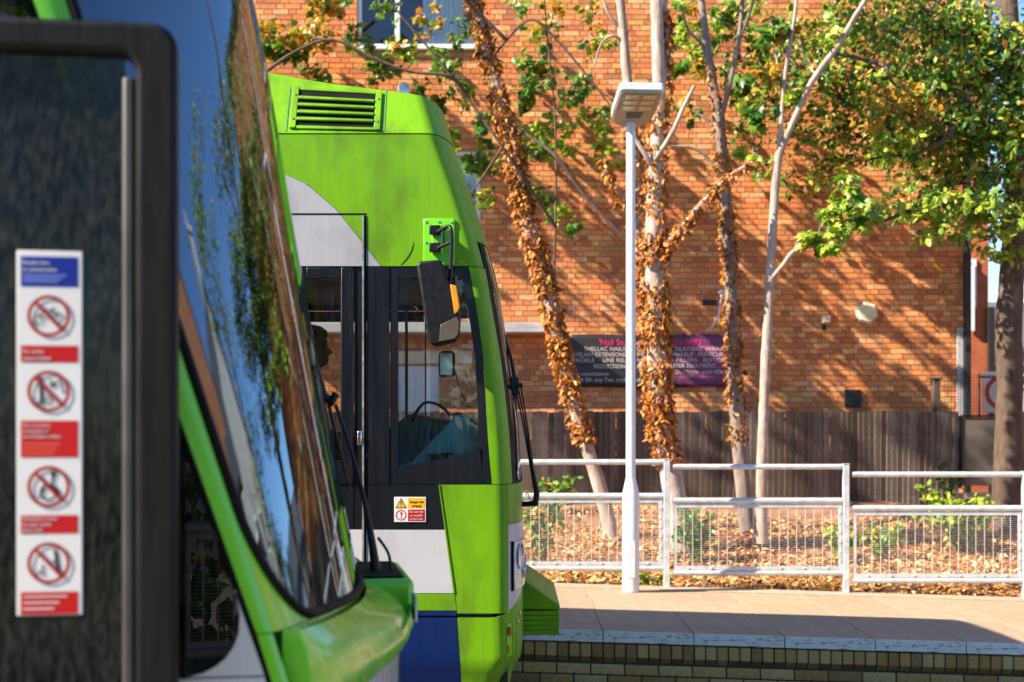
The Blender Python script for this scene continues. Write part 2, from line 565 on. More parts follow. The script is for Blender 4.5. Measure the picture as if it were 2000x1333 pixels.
M['banner'] = banner_material()
M['pink_print'] = simple('pink_print', (0.75, 0.015, 0.16), 0.5, var=0.03)
M['white_print'] = simple('pale_print', (0.60, 0.50, 0.48), 0.5, var=0.03)


def lettering(txt, x, z, y, size, mat, parent, name='lettering', align='LEFT', sx=1.0, M4=None):
    cu = bpy.data.curves.new('t', 'FONT')
    cu.body = txt; cu.size = size; cu.align_x = align; cu.resolution_u = 3; cu.extrude = 0.0003
    o = bpy.data.objects.new('t', cu); COL.objects.link(o)
    dg = bpy.context.evaluated_depsgraph_get()
    me = bpy.data.meshes.new_from_object(o.evaluated_get(dg))
    bpy.data.objects.remove(o); bpy.data.curves.remove(cu)
    for v in me.vertices:
        p = Vector((x + v.co.x * sx, y - v.co.z, z + v.co.y))
        v.co = M4 @ Vector((v.co.x * sx, -v.co.z, v.co.y)) if M4 is not None else p
    me.materials.clear(); me.materials.append(mat)
    me.name = name
    ob = bpy.data.objects.new(name, me); COL.objects.link(ob)
    ob.parent = parent
    return ob


def wparent(o, root):
    """parent keeping world coordinates (root carries a plain translation)"""
    o.parent = root
    o.matrix_parent_inverse = Matrix.Translation(-Vector(root.location))
    return o


def solid(name, mat, root, *boxes, bevel=0, kind=None):
    mb = MB()
    for b in boxes: mb.box(*b)
    o = mb.build(name, mat, bevel=bevel)
    if root is not None: wparent(o, root)
    if kind: o['kind'] = kind
    return o


# ================================================================== SETTING
D_COPE, D_BACK, D_RAIL, D_WALL = 9.4, 12.2, 12.1, 19.8


def pz(x):
    """top of the far platform, a ramp that falls towards its right end"""
    return 0.393 - 0.031 * max(-1.2, x)


def bank_z(x, y):
    t = max(0.0, min(1.0, (y - 12.25) / 6.5))
    return pz(x) - 0.10 + 0.02 * x * t + 0.42 * t + 0.05 * math.sin(x * 1.7 + y) * t + 0.03 * math.sin(y * 2.3 - x)


# ground: one sheet to the horizon
mb = MB()
mb.add([(-600, -300, -0.02), (600, -300, -0.02), (600, 900, -0.02), (-600, 900, -0.02)], [(0, 1, 2, 3)])
tag(mb.build('ground', M['asphalt']), kind='structure')
mb = MB()
mb.add([(-30, 1.9, 0.0), (30, 1.9, 0.0), (30, 9.5, 0.0), (-30, 9.5, 0.0)], [(0, 1, 2, 3)])
tag(mb.build('track_bed', M['ballast']), kind='structure')
for y in (2.93, 4.37, 7.20, 8.64):
    mb = MB()
    mb.prism([(-0.07, 0.004), (0.07, 0.004), (0.07, 0.02), (0.012, 0.035), (0.012, 0.10), (0.036, 0.108), (0.036, 0.14), (-0.036, 0.14), (-0.036, 0.108), (-0.012, 0.10), (-0.012, 0.035), (-0.07, 0.02)], -25, 25)
    o = mb.build('rail', M['rail']); o.rotation_euler = (0, 0, R(90)); o.location = (0, y, -0.0)
    tag(o, kind='structure')
# near platform on which the picture is taken
mb = MB(); mb.box(-25, 25, -9.0, 1.86, 0.0, 0.33)
tag(mb.build('near_platform', M['concrete']), kind='structure')

# bank behind the far platform
mb = MB()
xs_ = np.linspace(-12, 16, 71); ys_ = np.linspace(12.22, 20.5, 28)
vs = [(x, y, bank_z(x, y) + random.uniform(-.012, .012)) for y in ys_ for x in xs_]
fs = [(j * 71 + i, j * 71 + i + 1, (j + 1) * 71 + i + 1, (j + 1) * 71 + i) for j in range(27) for i in range(70)]
mb.add(vs, fs)
tag(mb.build('bank', M['soil']), kind='structure')

# far platform: core, brick face, coping stones, slabs
plat = empty('platform', (0, D_COPE, 0)); tag(plat, kind='structure')
mb = MB()
for x0, x1 in ((-14, -1.2), (-1.2, 9.0)):
    zt0, zt1 = pz(x0) - 0.062, pz(x1) - 0.062
    ya, yb = D_COPE + 0.055, D_BACK + 0.02
    mb.add([(x0, ya, 0), (x1, ya, 0), (x1, yb, 0), (x0, yb, 0), (x0, ya, zt0), (x1, ya, zt1), (x1, yb, zt1), (x0, yb, zt0)],
           [(0, 3, 2, 1), (4, 5, 6, 7), (0, 1, 5, 4), (2, 3, 7, 6), (0, 4, 7, 3), (1, 2, 6, 5)])
wparent(mb.build('platform_core', M['mortar_dark']), plat)
SL = -0.031


def sheared(name, w, dpt, h, mat, cols, chamfer=0.0, front=None):
    """mesh data of a block whose top falls with the ramp; origin at its left front top edge"""
    out = []
    for c in cols:
        mb = MB()
        e = 0.0022
        vs = [(0, 0, -h), (w, 0, -h + SL * w), (w, dpt, -h + SL * w), (0, dpt, -h),
              (0, 0, -e), (w, 0, -e + SL * w), (w, dpt, -e + SL * w), (0, dpt, -e),
              (e, e, 0), (w - e, e, SL * w), (w - e, dpt - e, SL * w), (e, dpt - e, 0)]
        if chamfer:
            vs[0] = (0, chamfer, -h); vs[1] = (w, chamfer, -h + SL * w)
        fs = [(0, 1, 5, 4), (1, 2, 6, 5), (2, 3, 7, 6), (3, 0, 4, 7), (4, 5, 9, 8), (5, 6, 10, 9), (6, 7, 11, 10), (7, 4, 8, 11), (8, 9, 10, 11)]
        mb.add(vs, fs, 0, c)
        if front: mb.m[0] = 1; mb.m[4] = 1
        o = mb.build(name, [mat, front] if front else mat, smooth=False)
        me = o.data; bpy.data.objects.remove(o)
        out.append(me)
    return out


def place(me, name, loc, root):
    o = bpy.data.objects.new(name, me); COL.objects.link(o)
    o.location = loc; wparent(o, root)
    return o


cop = sheared('coping_stone', 0.594, 0.36, 0.075, M['slab'], [(0.40, 0.285, 0.195), (0.37, 0.265, 0.18), (0.42, 0.30, 0.205)], front=M['coping'])
k = 0
for i in range(-3, 12):
    x = 0.005 + 0.6 * i
    if x < -1.25: continue
    place(random.choice(cop), 'coping_stone', (x, D_COPE + random.uniform(-.004, .004), pz(x)), plat)
pal = [(0.40, 0.29, 0.19), (0.385, 0.277, 0.18), (0.415, 0.305, 0.20), (0.38, 0.278, 0.185), (0.405, 0.288, 0.183)]
slb = sheared('paving_slab', 0.596, 0.696, 0.05, M['slab'], pal)
for r in range(3):
    for i in range(-3, 12):
        x = 0.005 + 0.6 * i + (0.02 if r % 2 else 0)
        if x < -1.25: continue
        place(random.choice(slb), 'paving_slab', (x, D_COPE + 0.366 + 0.7 * r, pz(x) - 0.0 + random.uniform(-.002, .001)), plat)
edg = sheared('edging_stone', 0.894, 0.26, 0.08, M['slab'], [(0.45, 0.35, 0.25), (0.42, 0.33, 0.235)])
for i in range(-2, 10):
    x = 0.1 + 0.9 * i
    if x < -1.25: continue
    place(random.choice(edg), 'edging_stone', (x, D_COPE + 2.47, pz(x) + 0.006), plat)
# brick face under the coping: a projecting course of headers with sloping undersides, then stretchers
ypal = [(0.70, 0.37, 0.11), (0.76, 0.44, 0.15), (0.60, 0.30, 0.085), (0.72, 0.38, 0.12), (0.48, 0.25, 0.085), (0.80, 0.50, 0.19)]
sold = sheared('brick', 0.066, 0.06, 0.085, M['brick_yellow'], ypal)
squi = sheared('brick', 0.066, 0.06, 0.045, M['brick_yellow'], [tuple(c * 0.7 for c in p) for p in ypal], chamfer=0.045)  # sloping undersides in a darker palette, their shade put into the colour
stre = sheared('brick', 0.215, 0.05, 0.065, M['brick_yellow'], ypal)
i = 0
x = -0.6
while x < 4.6:
    place(random.choice(sold), 'brick', (x, D_COPE + 0.018 + random.uniform(-.003, .003), pz(x) - 0.088), plat)
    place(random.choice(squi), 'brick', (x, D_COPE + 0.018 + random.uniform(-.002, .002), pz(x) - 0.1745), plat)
    x += 0.0755
for r in range(3):
    x = -0.6 - (0.112 if r % 2 else 0)
    while x < 4.6:
        place(random.choice(stre), 'brick', (x, D_COPE + 0.046 + random.uniform(-.003, .003), pz(x) - 0.228 - 0.076 * r), plat)
        x += 0.2255

# ------------------------------------------------------------------ the brick building
bld = empty('brick_building', (0, D_WALL, 0.5))
tag(bld, 'tall brown brick building with white framed windows behind the trees', 'building')
WX0, WX1, WZ0, WZ1 = -8.0, 6.31, 0.4, 9.2
holes = [(-2.16, -0.46, 6.99, 8.35), (-2.16, -0.44, 4.18, 5.55), (-5.9, -4.3, 6.99, 8.35), (-5.9, -4.3, 4.18, 5.55), (-1.62, -1.02, 0.5, 2.56)]
mb = MB()
gx = sorted({WX0, WX1, *[h[0] for h in holes], *[h[1] for h in holes]})
gz = sorted({WZ0, WZ1, *[h[2] for h in holes], *[h[3] for h in holes]})
yb0, yb1 = D_WALL + 0.012, D_WALL + 0.25
for a, b in zip(gx, gx[1:]):
    for c, d in zip(gz, gz[1:]):
        xm, zm = (a + b) / 2, (c + d) / 2
        if any(h[0] < xm < h[1] and h[2] < zm < h[3] for h in holes): continue
        mb.add([(a, yb0, c), (b, yb0, c), (b, yb0, d), (a, yb0, d)], [(0, 1, 2, 3)])
for h in holes:      # reveals
    a, b, c, d = h
    mb.add([(a, yb0, c), (b, yb0, c), (b, yb0, d), (a, yb0, d), (a, yb1, c), (b, yb1, c), (b, yb1, d), (a, yb1, d)],
           [(0, 1, 5, 4), (1, 2, 6, 5), (2, 3, 7, 6), (3, 0, 4, 7)])
wparent(mb.build('wall', M['mortar'], smooth=False), bld)
M['brick_far'] = brick_far('brown_brick_far', (0.40, 0.17, 0.08), (0.46, 0.24, 0.12), (0.3, 0.2, 0.13))
solid('end_wall', M['brick_far'], bld, (WX1 - 0.25, WX1 - 0.002, D_WALL + 0.014, D_WALL + 4.6, WZ0, WZ1), (WX0 + 0.002, WX0 + 0.25, D_WALL + 0.014, D_WALL + 4.6, WZ0, WZ1))
solid('roof', M['slate'], bld, (WX0 - 0.1, WX1 + 0.1, D_WALL - 0.12, D_WALL + 4.7, WZ1, WZ1 + 0.18))
solid('room_back', M['dark_room'], bld, (WX0 + 0.3, WX1 - 0.3, D_WALL + 1.6, D_WALL + 1.65, WZ0, WZ1 - 0.1))
bpal = [(0.704, 0.274, 0.095), (0.75, 0.332, 0.125), (0.665, 0.231, 0.077), (0.596, 0.195, 0.07), (0.78, 0.373, 0.154), (0.728, 0.286, 0.093), (0.536, 0.185, 0.072), (0.681, 0.274, 0.106), (0.805, 0.405, 0.184), (0.645, 0.253, 0.097), (0.468, 0.175, 0.077), (0.719, 0.246, 0.074)]


def brick_box(mb, x0, x1, z0, z1, y, c):
    mb.add([(x0, y, z0), (x1, y, z0), (x1, y, z1), (x0, y, z1), (x0, y + .02, z0), (x1, y + .02, z0), (x1, y + .02, z1), (x0, y + .02, z1)],
           [(0, 1, 2, 3), (0, 4, 5, 1), (1, 5, 6, 2), (2, 6, 7, 3), (3, 7, 4, 0)], 0, c)


meshes = {}
for kind_, w in (('s', 0.215), ('h', 0.1025)):
    meshes[kind_] = []
    for c in bpal:
        mb = MB(); brick_box(mb, 0, w, 0, 0.065, 0, c)
        o = mb.build('brick', M['brick'], smooth=False)
        meshes[kind_].append(o.data); bpy.data.objects.remove(o)
rest = MB(); single = 0
z = WZ0; row = 0
while z < WZ1 - 0.08:
    x = WX0 - (0.0 if row % 2 else 0.17); j = 0
    while x < WX1 - 0.05:
        st = (j % 2 == 0) if random.random() > 0.08 else (random.random() > 0.5)
        w = 0.215 if st else 0.1025
        x0, x1 = max(x, WX0), min(x + w, WX1)
        clip = [h for h in holes if x0 < h[1] and x1 > h[0] and z + 0.065 > h[2] and z < h[3]]
        ok = x1 - x0 > 0.03
        for h in clip:
            if x0 < h[0]: x1 = h[0] - 0.002
            elif x1 > h[1]: x0 = h[1] + 0.002
            else: ok = False
        ci = random.randrange(len(bpal))
        y = D_WALL + random.uniform(-.003, .003)
        if ok and x1 - x0 > 0.03:
            if single < 300 and 3.75 < x and x + w < 6.15 and 2.05 < z < 3.95 and abs(x1 - x0 - w) < 1e-6:
                place(meshes['s' if st else 'h'][ci], 'brick', (x, y, z), bld); single += 1
            else:
                brick_box(rest, x0, x1, z, z + 0.065, y, tuple(v * random.uniform(.88, 1.12) for v in bpal[ci]))
        x += w + 0.010; j += 1
    z += 0.075; row += 1
o = rest.build('brickwork', M['brick'], smooth=False); wparent(o, bld); o['kind'] = 'stuff'


def window(root, x0, x1, z0, z1, y, mull, curtain=None, face=0.05):
    """white framed window: frame (> pane, sill), curtain"""
    fw = 0.06
    fr = solid('window', M['upvc'], root, (x0, x0 + fw, y, y + .07, z0, z1), (x1 - fw, x1, y, y + .07, z0, z1), (x0 + fw, x1 - fw, y, y + .07, z0, z0 + fw), (x0 + fw, x1 - fw, y, y + .07, z1 - fw, z1),
               *[(m - .035, m + .035, y - .012, y + .07, z0 + fw, z1 - fw) for m in mull], bevel=0.006)
    mb = MB(); mb.box(x0 + fw, x1 - fw, y + .03, y + .036, z0 + fw, z1 - fw)
    p = mb.build('pane', M['window_glass'], smooth=False); p.parent = fr
    if fr.parent is not None and root is not None: pass
    mb = MB(); mb.box(x0 - .06, x1 + .06, y - .135, y + .005, z0 - .045, z0 - .003)
    s_ = mb.build('sill', M['upvc'], bevel=0.008); s_.parent = fr
    if curtain:
        a, b = curtain
        mb = MB(); n = 40
        vs = []; fs = []
        for i in range(n + 1):
            xx = a + (b - a) * i / n
            for zz in (z0 + .02, z1):
                vs.append((xx, y + .10 + 0.02 * math.sin(i * 1.9), zz))
        fs = [(2 * i, 2 * i + 2, 2 * i + 3, 2 * i + 1) for i in range(n)]
        mb.add(vs, fs)
        c = mb.build('curtain', M['curtain']); c.parent = fr
    return fr


window(bld, -2.16, -0.46, 6.99, 8.35, D_WALL + .06, [-1.60], (-1.25, -0.48))
window(bld, -2.16, -0.44, 4.18, 5.55, D_WALL + .06, [-1.60], (-1.2, -0.46))
window(bld, -5.9, -4.3, 6.99, 8.35, D_WALL + .06, [-5.3])
window(bld, -5.9, -4.3, 4.18, 5.55, D_WALL + .06, [-5.3])
solid('door', M['upvc'], bld, (-1.62, -1.02, D_WALL + .05, D_WALL + .10, 0.5, 2.56), (-1.56, -1.35, D_WALL + .042, D_WALL + .05, 1.6, 2.45), (-1.29, -1.08, D_WALL + .042, D_WALL + .05, 1.6, 2.45))
solid('lintel', M['cream'], bld, (-1.95, -0.55, D_WALL - .03, D_WALL + .011, 2.58, 2.76), bevel=0.01)
solid('canopy', M['grey_paint'], bld, (-3.4, 0.62, D_WALL - .50, D_WALL - .006, 2.985, 3.125), bevel=0.01)
solid('downpipe', M['iron'], bld, (WX1 - .03, WX1 + .05, D_WALL - .10, D_WALL - .02, 0.6, WZ1 - .05))
solid('quoin_panel', M['grey_paint'], bld, (WX1 - .12, WX1 - .035, D_WALL - .03, D_WALL - .006, 1.2, 3.08), bevel=0.004)
solid('vent_grille', M['iron'], bld, (4.62, 4.85, D_WALL - .05, D_WALL - .006, 1.98, 2.22), bevel=0.01)

# things fixed to the wall
mb = MB()
mb.lathe([(0.165, 0.0), (0.165, 0.04), (0.13, 0.088), (0.125, 0.09)], (4.93, D_WALL - .006, 3.28), n=6, N=(0, -1, 0))
o = mb.build('alarm_box', M['cream'], angle=20, bevel=0.006)
tag(o, 'cream hexagonal alarm box fixed to the brick wall', 'alarm box')
t = empty('security_light', (4.35, D_WALL, 3.16)); tag(t, 'small cream sensor light on the brick wall left of the hexagonal box', 'wall light')
wparent(solid('lamp_housing', M['cream'], None, (4.30, 4.40, D_WALL - .16, D_WALL - .03, 3.14, 3.24), bevel=0.01), t)
mb = MB(); mb.tube([(4.33, D_WALL - .006, 3.12), (4.33, D_WALL - .10, 3.10), (4.31, D_WALL - .16, 3.07)], [.02, .02, .035]); wparent(mb.build('sensor', M['iron']), t)
t = empty('wall_camera', (2.88, D_WALL, 3.0)); tag(t, 'white floodlight on a thin bracket above the banner', 'floodlight')
mb = MB(); mb.tube([(2.78, D_WALL - .008, 3.08), (2.84, D_WALL - .20, 3.2), (2.88, D_WALL - .26, 3.52)], .018); wparent(mb.build('bracket', M['lamp_white']), t)
mb = MB(); mb.lathe([(0.02, 0.0), (0.045, .02), (0.045, .06), (.02, .07)], (2.88, D_WALL - .26, 3.52), n=12); wparent(mb.build('lamp_head', M['lamp_white']), t)
mb = MB(); mb.box(2.62, 2.80, D_WALL - .30, D_WALL - .20, 3.38, 3.45); mb.tube([(2.8, D_WALL - .25, 3.43), (2.88, D_WALL - .26, 3.50)], .012); wparent(mb.build('flood_lamp', M['iron'], bevel=0.01), t)

# banner
BX0, BW, BZ0, BH = 0.80, 2.19, 2.25, 0.73
mb = MB()
nx, nz = 44, 12
vs = []; fs = []
for j in range(nz + 1):
    for i in range(nx + 1):
        u, v = i / nx, j / nz
        vs.append((u * BW, 0.010 * math.sin(u * 17 + v * 3) * math.sin(v * math.pi), v * BH + 0.012 * math.sin(u * math.pi * 3) * (1 if j in (0, nz) else 0.6)))
fs = [(j * (nx + 1) + i, j * (nx + 1) + i + 1, (j + 1) * (nx + 1) + i + 1, (j + 1) * (nx + 1) + i) for j in range(nz) for i in range(nx)]
mb.add(vs, fs)
ban = mb.build('banner', M['banner'])
ban.location = (BX0, D_WALL - 0.035, BZ0)
md = ban.modifiers.new('thick', 'SOLIDIFY'); md.thickness = 0.004
tag(ban, 'black and purple printed banner on the brick wall above the wooden fence', 'banner')
yy = -0.016
S = 1 / 140.3


def btext(txt, px, py, hpx, mat, wpx):
    """printed line: left edge px, baseline py, cap height and width in photograph pixels"""
    ob = lettering(txt, 0, 0, yy, hpx * S / 0.70, mat, ban)
    w = max(v.co.x for v in ob.data.vertices) - min(v.co.x for v in ob.data.vertices)
    k = wpx * S / w
    for v in ob.data.vertices:
        v.co.x = (px - 1112) * S + v.co.x * k
        v.co.z += EYE - (py - HORIZON) * S - BZ0
    return ob


btext("'Nail Sto", 1168, 675, 12, M['pink_print'], 55)
btext("Ete", 1240, 675, 12, M['pink_print'], 24)
btext("253-0073", 1306, 675, 11, M['pink_print'], 62)
btext("SHELLAC NAILS", 1140, 686, 8, M['white_print'], 80)
btext("GEL", 1242, 686, 8, M['white_print'], 20)
btext("· SILKFIBRE WRAPS", 1310, 686, 8, M['white_print'], 106)
btext("EYELASH EXTENSIONS", 1118, 697, 8, M['white_print'], 102)
btext("PE", 1243, 697, 8, M['white_print'], 14)
btext("MAKEUP · MANICURE", 1312, 697, 8, M['white_print'], 104)
btext("FACIALS  ·  LINE REL", 1118, 708, 8, M['white_print'], 102)
btext("NG", 1243, 708, 8, M['white_print'], 12)
btext("· FILLERS · BOTOX", 1312, 708, 8, M['white_print'], 104)
btext("REDUCTION", 1159, 720, 8, M['white_print'], 60)
btext("ETC", 1243, 720, 8, M['white_print'], 14)
btext("LASER TREATMENT", 1308, 719, 8, M['white_print'], 88)
btext("REDUCTION · AND MORE", 1310, 731, 7, M['white_print'], 106)
btext("for consultations", 1120, 734, 7, M['white_print'], 68)
btext("our Dr. any Tue. may", 1124, 746, 8, M['white_print'], 96)
btext("day", 1242, 746, 8, M['white_print'], 22)

# ------------------------------------------------------------------ wooden fence
DF = 18.8
fen = empty('wooden_fence', (3, DF, 0.5)); tag(fen, 'dark weathered close-boarded wooden fence below the brick wall', 'fence')
wpal = [(0.154, 0.119, 0.091), (0.192, 0.154, 0.124), (0.122, 0.092, 0.07), (0.243, 0.198, 0.163), (0.166, 0.128, 0.101), (0.09, 0.068, 0.052)]
bm_ = []
for c in wpal:
    mb = MB()
    w, h = 0.078, 1.55
    mb.add([(0, -.020, 0), (w, .004, 0), (w, .012, 0), (0, .006, 0), (0, -.020, h - .006), (w, .004, h), (w, .012, h), (0, .006, h - .006)],
           [(0, 1, 5, 4), (1, 2, 6, 5), (2, 3, 7, 6), (3, 0, 4, 7), (4, 5, 6, 7)], 0, c)
    o = mb.build('board', M['wood'], smooth=False); bm_.append(o.data); bpy.data.objects.remove(o)
x = -3.2
while x < 9.3:
    if not (5.9 < x < 6.36):
        o = place(random.choice(bm_), 'board', (x, DF + random.uniform(-.003, .003), 0.36 + random.uniform(-.012, .012)), fen)
        o.rotation_euler = (random.uniform(-.01, .01), random.uniform(-.006, .006), 0)
    x += 0.074 + random.uniform(-.002, .003)
solid('fence_rail', M['concrete'], fen, (-3.2, 9.3, DF + .035, DF + .09, 0.75, 0.83), (-3.2, 9.3, DF + .035, DF + .09, 1.6, 1.68))
for px in (-1.5, 1.2, 3.9, 6.45, 8.9):
    solid('fence_post', M['concrete'], fen, (px - .05, px + .05, DF + .09, DF + .19, 0.4, 1.86))
solid('panel_board', simple('grey_board', (0.10, 0.082, 0.066), 0.8, var=0.35, scale=3, bmp=0.3), fen, (5.92, 6.37, DF - .05, DF - .02, 0.93, 1.83), bevel=0.008)
solid('panel_frame', M['wood'], fen, (5.90, 5.925, DF - .07, DF - .01, 0.9, 1.85), (6.365, 6.39, DF - .07, DF - .01, 0.9, 1.85), (5.925, 6.365, DF - .07, DF - .01, 1.835, 1.86))
t = empty('timber_post', (5.7, DF + .3, .5)); tag(t, 'short weathered timber post standing behind the fence by the wall corner', 'post')
wparent(solid('post_shaft', M['bark_dark'], None, (5.64, 5.74, DF + .25, DF + .35, .5, 2.34), bevel=0.01), t)
wparent(solid('post_cap', M['bark_dark'], None, (5.62, 5.76, DF + .23, DF + .37, 2.342, 2.37), bevel=0.01), t)
# wire screen and iron railings on top of the fence at the right
scr = empty('wire_screen', (6.0, DF + .06, 1.85)); tag(scr, 'black wire screen with iron uprights above the fence beside the downpipe', 'wire screen')
mb = MB()
for i in range(24):
    xx = 5.76 + i * 0.042
    mb.tube([(xx, DF + .12, 1.85), (xx, DF + .12, 2.40)], .003, n=4)
for i in range(14):
    zz = 1.87 + i * 0.04
    mb.tube([(5.76, DF + .124, zz), (6.73, DF + .124, zz)], .003, n=4)
o = mb.build('wire_mesh', M['iron'], smooth=False); wparent(o, scr); o['kind'] = 'stuff'
for xx in (6.22, 6.47, 6.73):
    mb = MB(); mb.tube([(xx, DF + .13, 1.5), (xx, DF + .13, 2.42)], .014); wparent(mb.build('upright', M['iron']), scr)
mb = MB(); mb.tube([(6.2, DF + .13, 2.37), (6.75, DF + .13, 2.37)], .012); wparent(mb.build('top_bar', M['iron']), scr)
# ------------------------------------------------------------------ houses further back
RED = brick_far('red_brick_far', (0.50, 0.115, 0.035), (0.42, 0.095, 0.03), (0.40, 0.16, 0.09))
RED2 = brick_far('orange_brick_far', (0.40, 0.13, 0.055), (0.33, 0.10, 0.04), (0.35, 0.22, 0.15))
M['render'] = simple('grey_render', (0.42, 0.40, 0.39), 0.85, var=0.1, scale=3)


def house(name, label, x0, x1, y0, y1, h, rh, wall, wins_front=(), wins_left=(), gable='X', chimneys=()):
    t = empty(name, ((x0 + x1) / 2, y0, 0)); tag(t, label, 'house')
    mb = MB(); mb.box(x0, x1, y0, y1, 0, h)
    if gable == 'X':       # gable ends face left and right
        ym = (y0 + y1) / 2
        for xx in (x0, x1):
            mb.add([(xx, y0, h), (xx, y1, h), (xx, ym, h + rh)], [(0, 1, 2)])
    else:
        xm = (x0 + x1) / 2
        for yy_ in (y0, y1):
            mb.add([(x0, yy_, h), (x1, yy_, h), (xm, yy_, h + rh)], [(0, 1, 2)])
    wparent(mb.build('wall', wall, smooth=False), t)
    mb = MB(); e = 0.3
    if gable == 'X':
        ym = (y0 + y1) / 2; s_ = rh / (ym - y0)
        for ya in (y0, y1):
            ye = ya - e if ya == y0 else ya + e
            mb.add([(x0 - e, ye, h - s_ * e + .04), (x1 + e, ye, h - s_ * e + .04), (x1 + e, ym, h + rh + .04), (x0 - e, ym, h + rh + .04),
                    (x0 - e, ye, h - s_ * e + .2), (x1 + e, ye, h - s_ * e + .2), (x1 + e, ym, h + rh + .2), (x0 - e, ym, h + rh + .2)],
                   [(0, 3, 2, 1), (4, 5, 6, 7), (0, 1, 5, 4), (1, 2, 6, 5), (3, 0, 4, 7)])
    else:
        xm = (x0 + x1) / 2; s_ = rh / (xm - x0)
        for xa in (x0, x1):
            xe = xa - e if xa == x0 else xa + e
            mb.add([(xe, y0 - e, h - s_ * e + .04), (xe, y1 + e, h - s_ * e + .04), (xm, y1 + e, h + rh + .04), (xm, y0 - e, h + rh + .04),
                    (xe, y0 - e, h - s_ * e + .2), (xe, y1 + e, h - s_ * e + .2), (xm, y1 + e, h + rh + .2), (xm, y0 - e, h + rh + .2)],
                   [(0, 3, 2, 1), (4, 5, 6, 7), (0, 1, 5, 4), (1, 2, 6, 5), (3, 0, 4, 7)])
    rf = mb.build('roof', M['slate'], smooth=False); wparent(rf, t)
    for (cx, cy, ch) in chimneys:
        mb = MB(); mb.box(cx - .35, cx + .35, cy - .5, cy + .5, h - .2, h + rh + ch); mb.box(cx - .42, cx + .42, cy - .57, cy + .57, h + rh + ch, h + rh + ch + .15)
        for q in (-.25, .25):
            mb.tube([(cx, cy + q, h + rh + ch + .15), (cx, cy + q, h + rh + ch + .55)], [.13, .11], n=10)
        c = mb.build('chimney', wall, smooth=False); c.parent = rf
    for (a, b, c, d) in wins_front:
        f = solid('window', M['upvc'], t, (a, b, y0 - .05, y0 - .003, c, d))
        mb = MB()
        m_ = (a + b) / 2; q_ = (c + d) / 2
        for (p, q) in ((a + .09, m_ - .035), (m_ + .035, b - .09)):
            for (r_, s2) in ((c + .09, q_ - .04), (q_ + .04, d - .09)):
                mb.box(p, q, y0 - .06, y0 - .052, r_, s2)
        p = mb.build('pane', M['dark_glass'], smooth=False); p.parent = f
    for (a, b, c, d) in wins_left:
        f = solid('window', M['upvc'], t, (x0 - .05, x0 - .003, a, b, c, d))
        mb = MB(); m_ = (a + b) / 2; q_ = (c + d) / 2
        for (p, q) in ((a + .09, m_ - .035), (m_ + .035, b - .09)):
            for (r_, s2) in ((c + .09, q_ - .04), (q_ + .04, d - .09)):
                mb.box(x0 - .06, x0 - .052, p, q, r_, s2)
        p = mb.build('pane', M['dark_glass'], smooth=False); p.parent = f
    return t


M['dark_glass'] = simple('dark_window_pane', (0.02, 0.025, 0.03), 0.05, var=0.1)
h1 = house('red_brick_house', 'bright red brick house just beyond the corner of the brown building', 2.5, 10.05, 30, 38, 10.5, 3.0, RED, [(7.9, 9.78, 4.2, 5.22)])
solid('downpipe', M['iron'], h1, (10.02, 10.14, 29.86, 29.98, 0.5, 4.2))
solid('white_pipe', M['upvc'], h1, (9.63, 9.72, 29.88, 29.96, 3.7, 5.1))
house('grey_roofed_house', 'far house with a long grey roof seen past the right tree trunk', 13.5, 26, 45, 52, 4.1, 1.6, M['render'], [(14.4, 16.4, 2.9, 3.7), (18, 20, 1.5, 3.0)])
house('gabled_brick_house', 'tall orange brick house with white sash windows right of the picture', 14.0, 21.0, 7.6, 15.0, 7.6, 3.4, RED2,
      [(14.6, 15.8, 1.2, 2.9), (17.6, 18.8, 1.2, 2.9), (14.6, 15.8, 4.4, 6.2), (17.6, 18.8, 4.4, 6.2)], [(8.2, 9.3, 1.2, 2.9), (10.7, 11.8, 1.2, 2.9), (13.2, 14.3, 1.2, 2.9), (8.2, 9.3, 4.4, 6.2), (10.7, 11.8, 4.4, 6.2), (13.2, 14.3, 4.4, 6.2)], 'X', [(14.5, 11.3, 1.3), (20.4, 11.3, .9)])
house('rendered_house', 'grey rendered house with a slate roof right of the picture', 15.0, 22, 17.0, 25, 6.6, 3.4, M['render'],
      [(15.8, 17.0, 1.2, 2.9), (18.6, 20.0, 1.2, 2.9), (15.8, 17.0, 4.2, 5.8), (18.6, 20.0, 4.2, 5.8)], [(18.0, 19.2, 4.2, 5.8), (21.5, 22.7, 4.2, 5.8), (18.0, 19.2, 1.2, 2.9), (21.5, 22.7, 1.2, 2.9)], 'X', [(15.6, 21.0, 1.2)])
# round road sign by the lane
t = empty('road_sign', (8.95, 26, 0.4)); tag(t, 'white road sign with a red ring half hidden behind the right tree trunk', 'road sign')
mb = MB(); mb.tube([(8.95, 26.04, 0.3), (8.95, 26.04, 2.7)], .035); wparent(mb.build('sign_post', M['galv']), t)
mb = MB(); mb.box(8.60, 9.30, 25.96, 25.99, 1.95, 2.70); wparent(mb.build('sign_board', M['upvc'], bevel=0.01), t)
mb = MB(); n = 28
vs = [(8.95 + r_ * math.cos(2 * math.pi * i / n), 25.952, 2.32 + r_ * math.sin(2 * math.pi * i / n)) for r_ in (.24, .32) for i in range(n)]
mb.add(vs, [(i, (i + 1) % n, n + (i + 1) % n, n + i) for i in range(n)]); wparent(mb.build('red_ring', M['sticker_red'], smooth=False), t)

# ================================================================== TREES
def poly(pts, d=None):
    return [at(p[0], p[1], p[2] if len(p) > 2 else d) for p in pts]


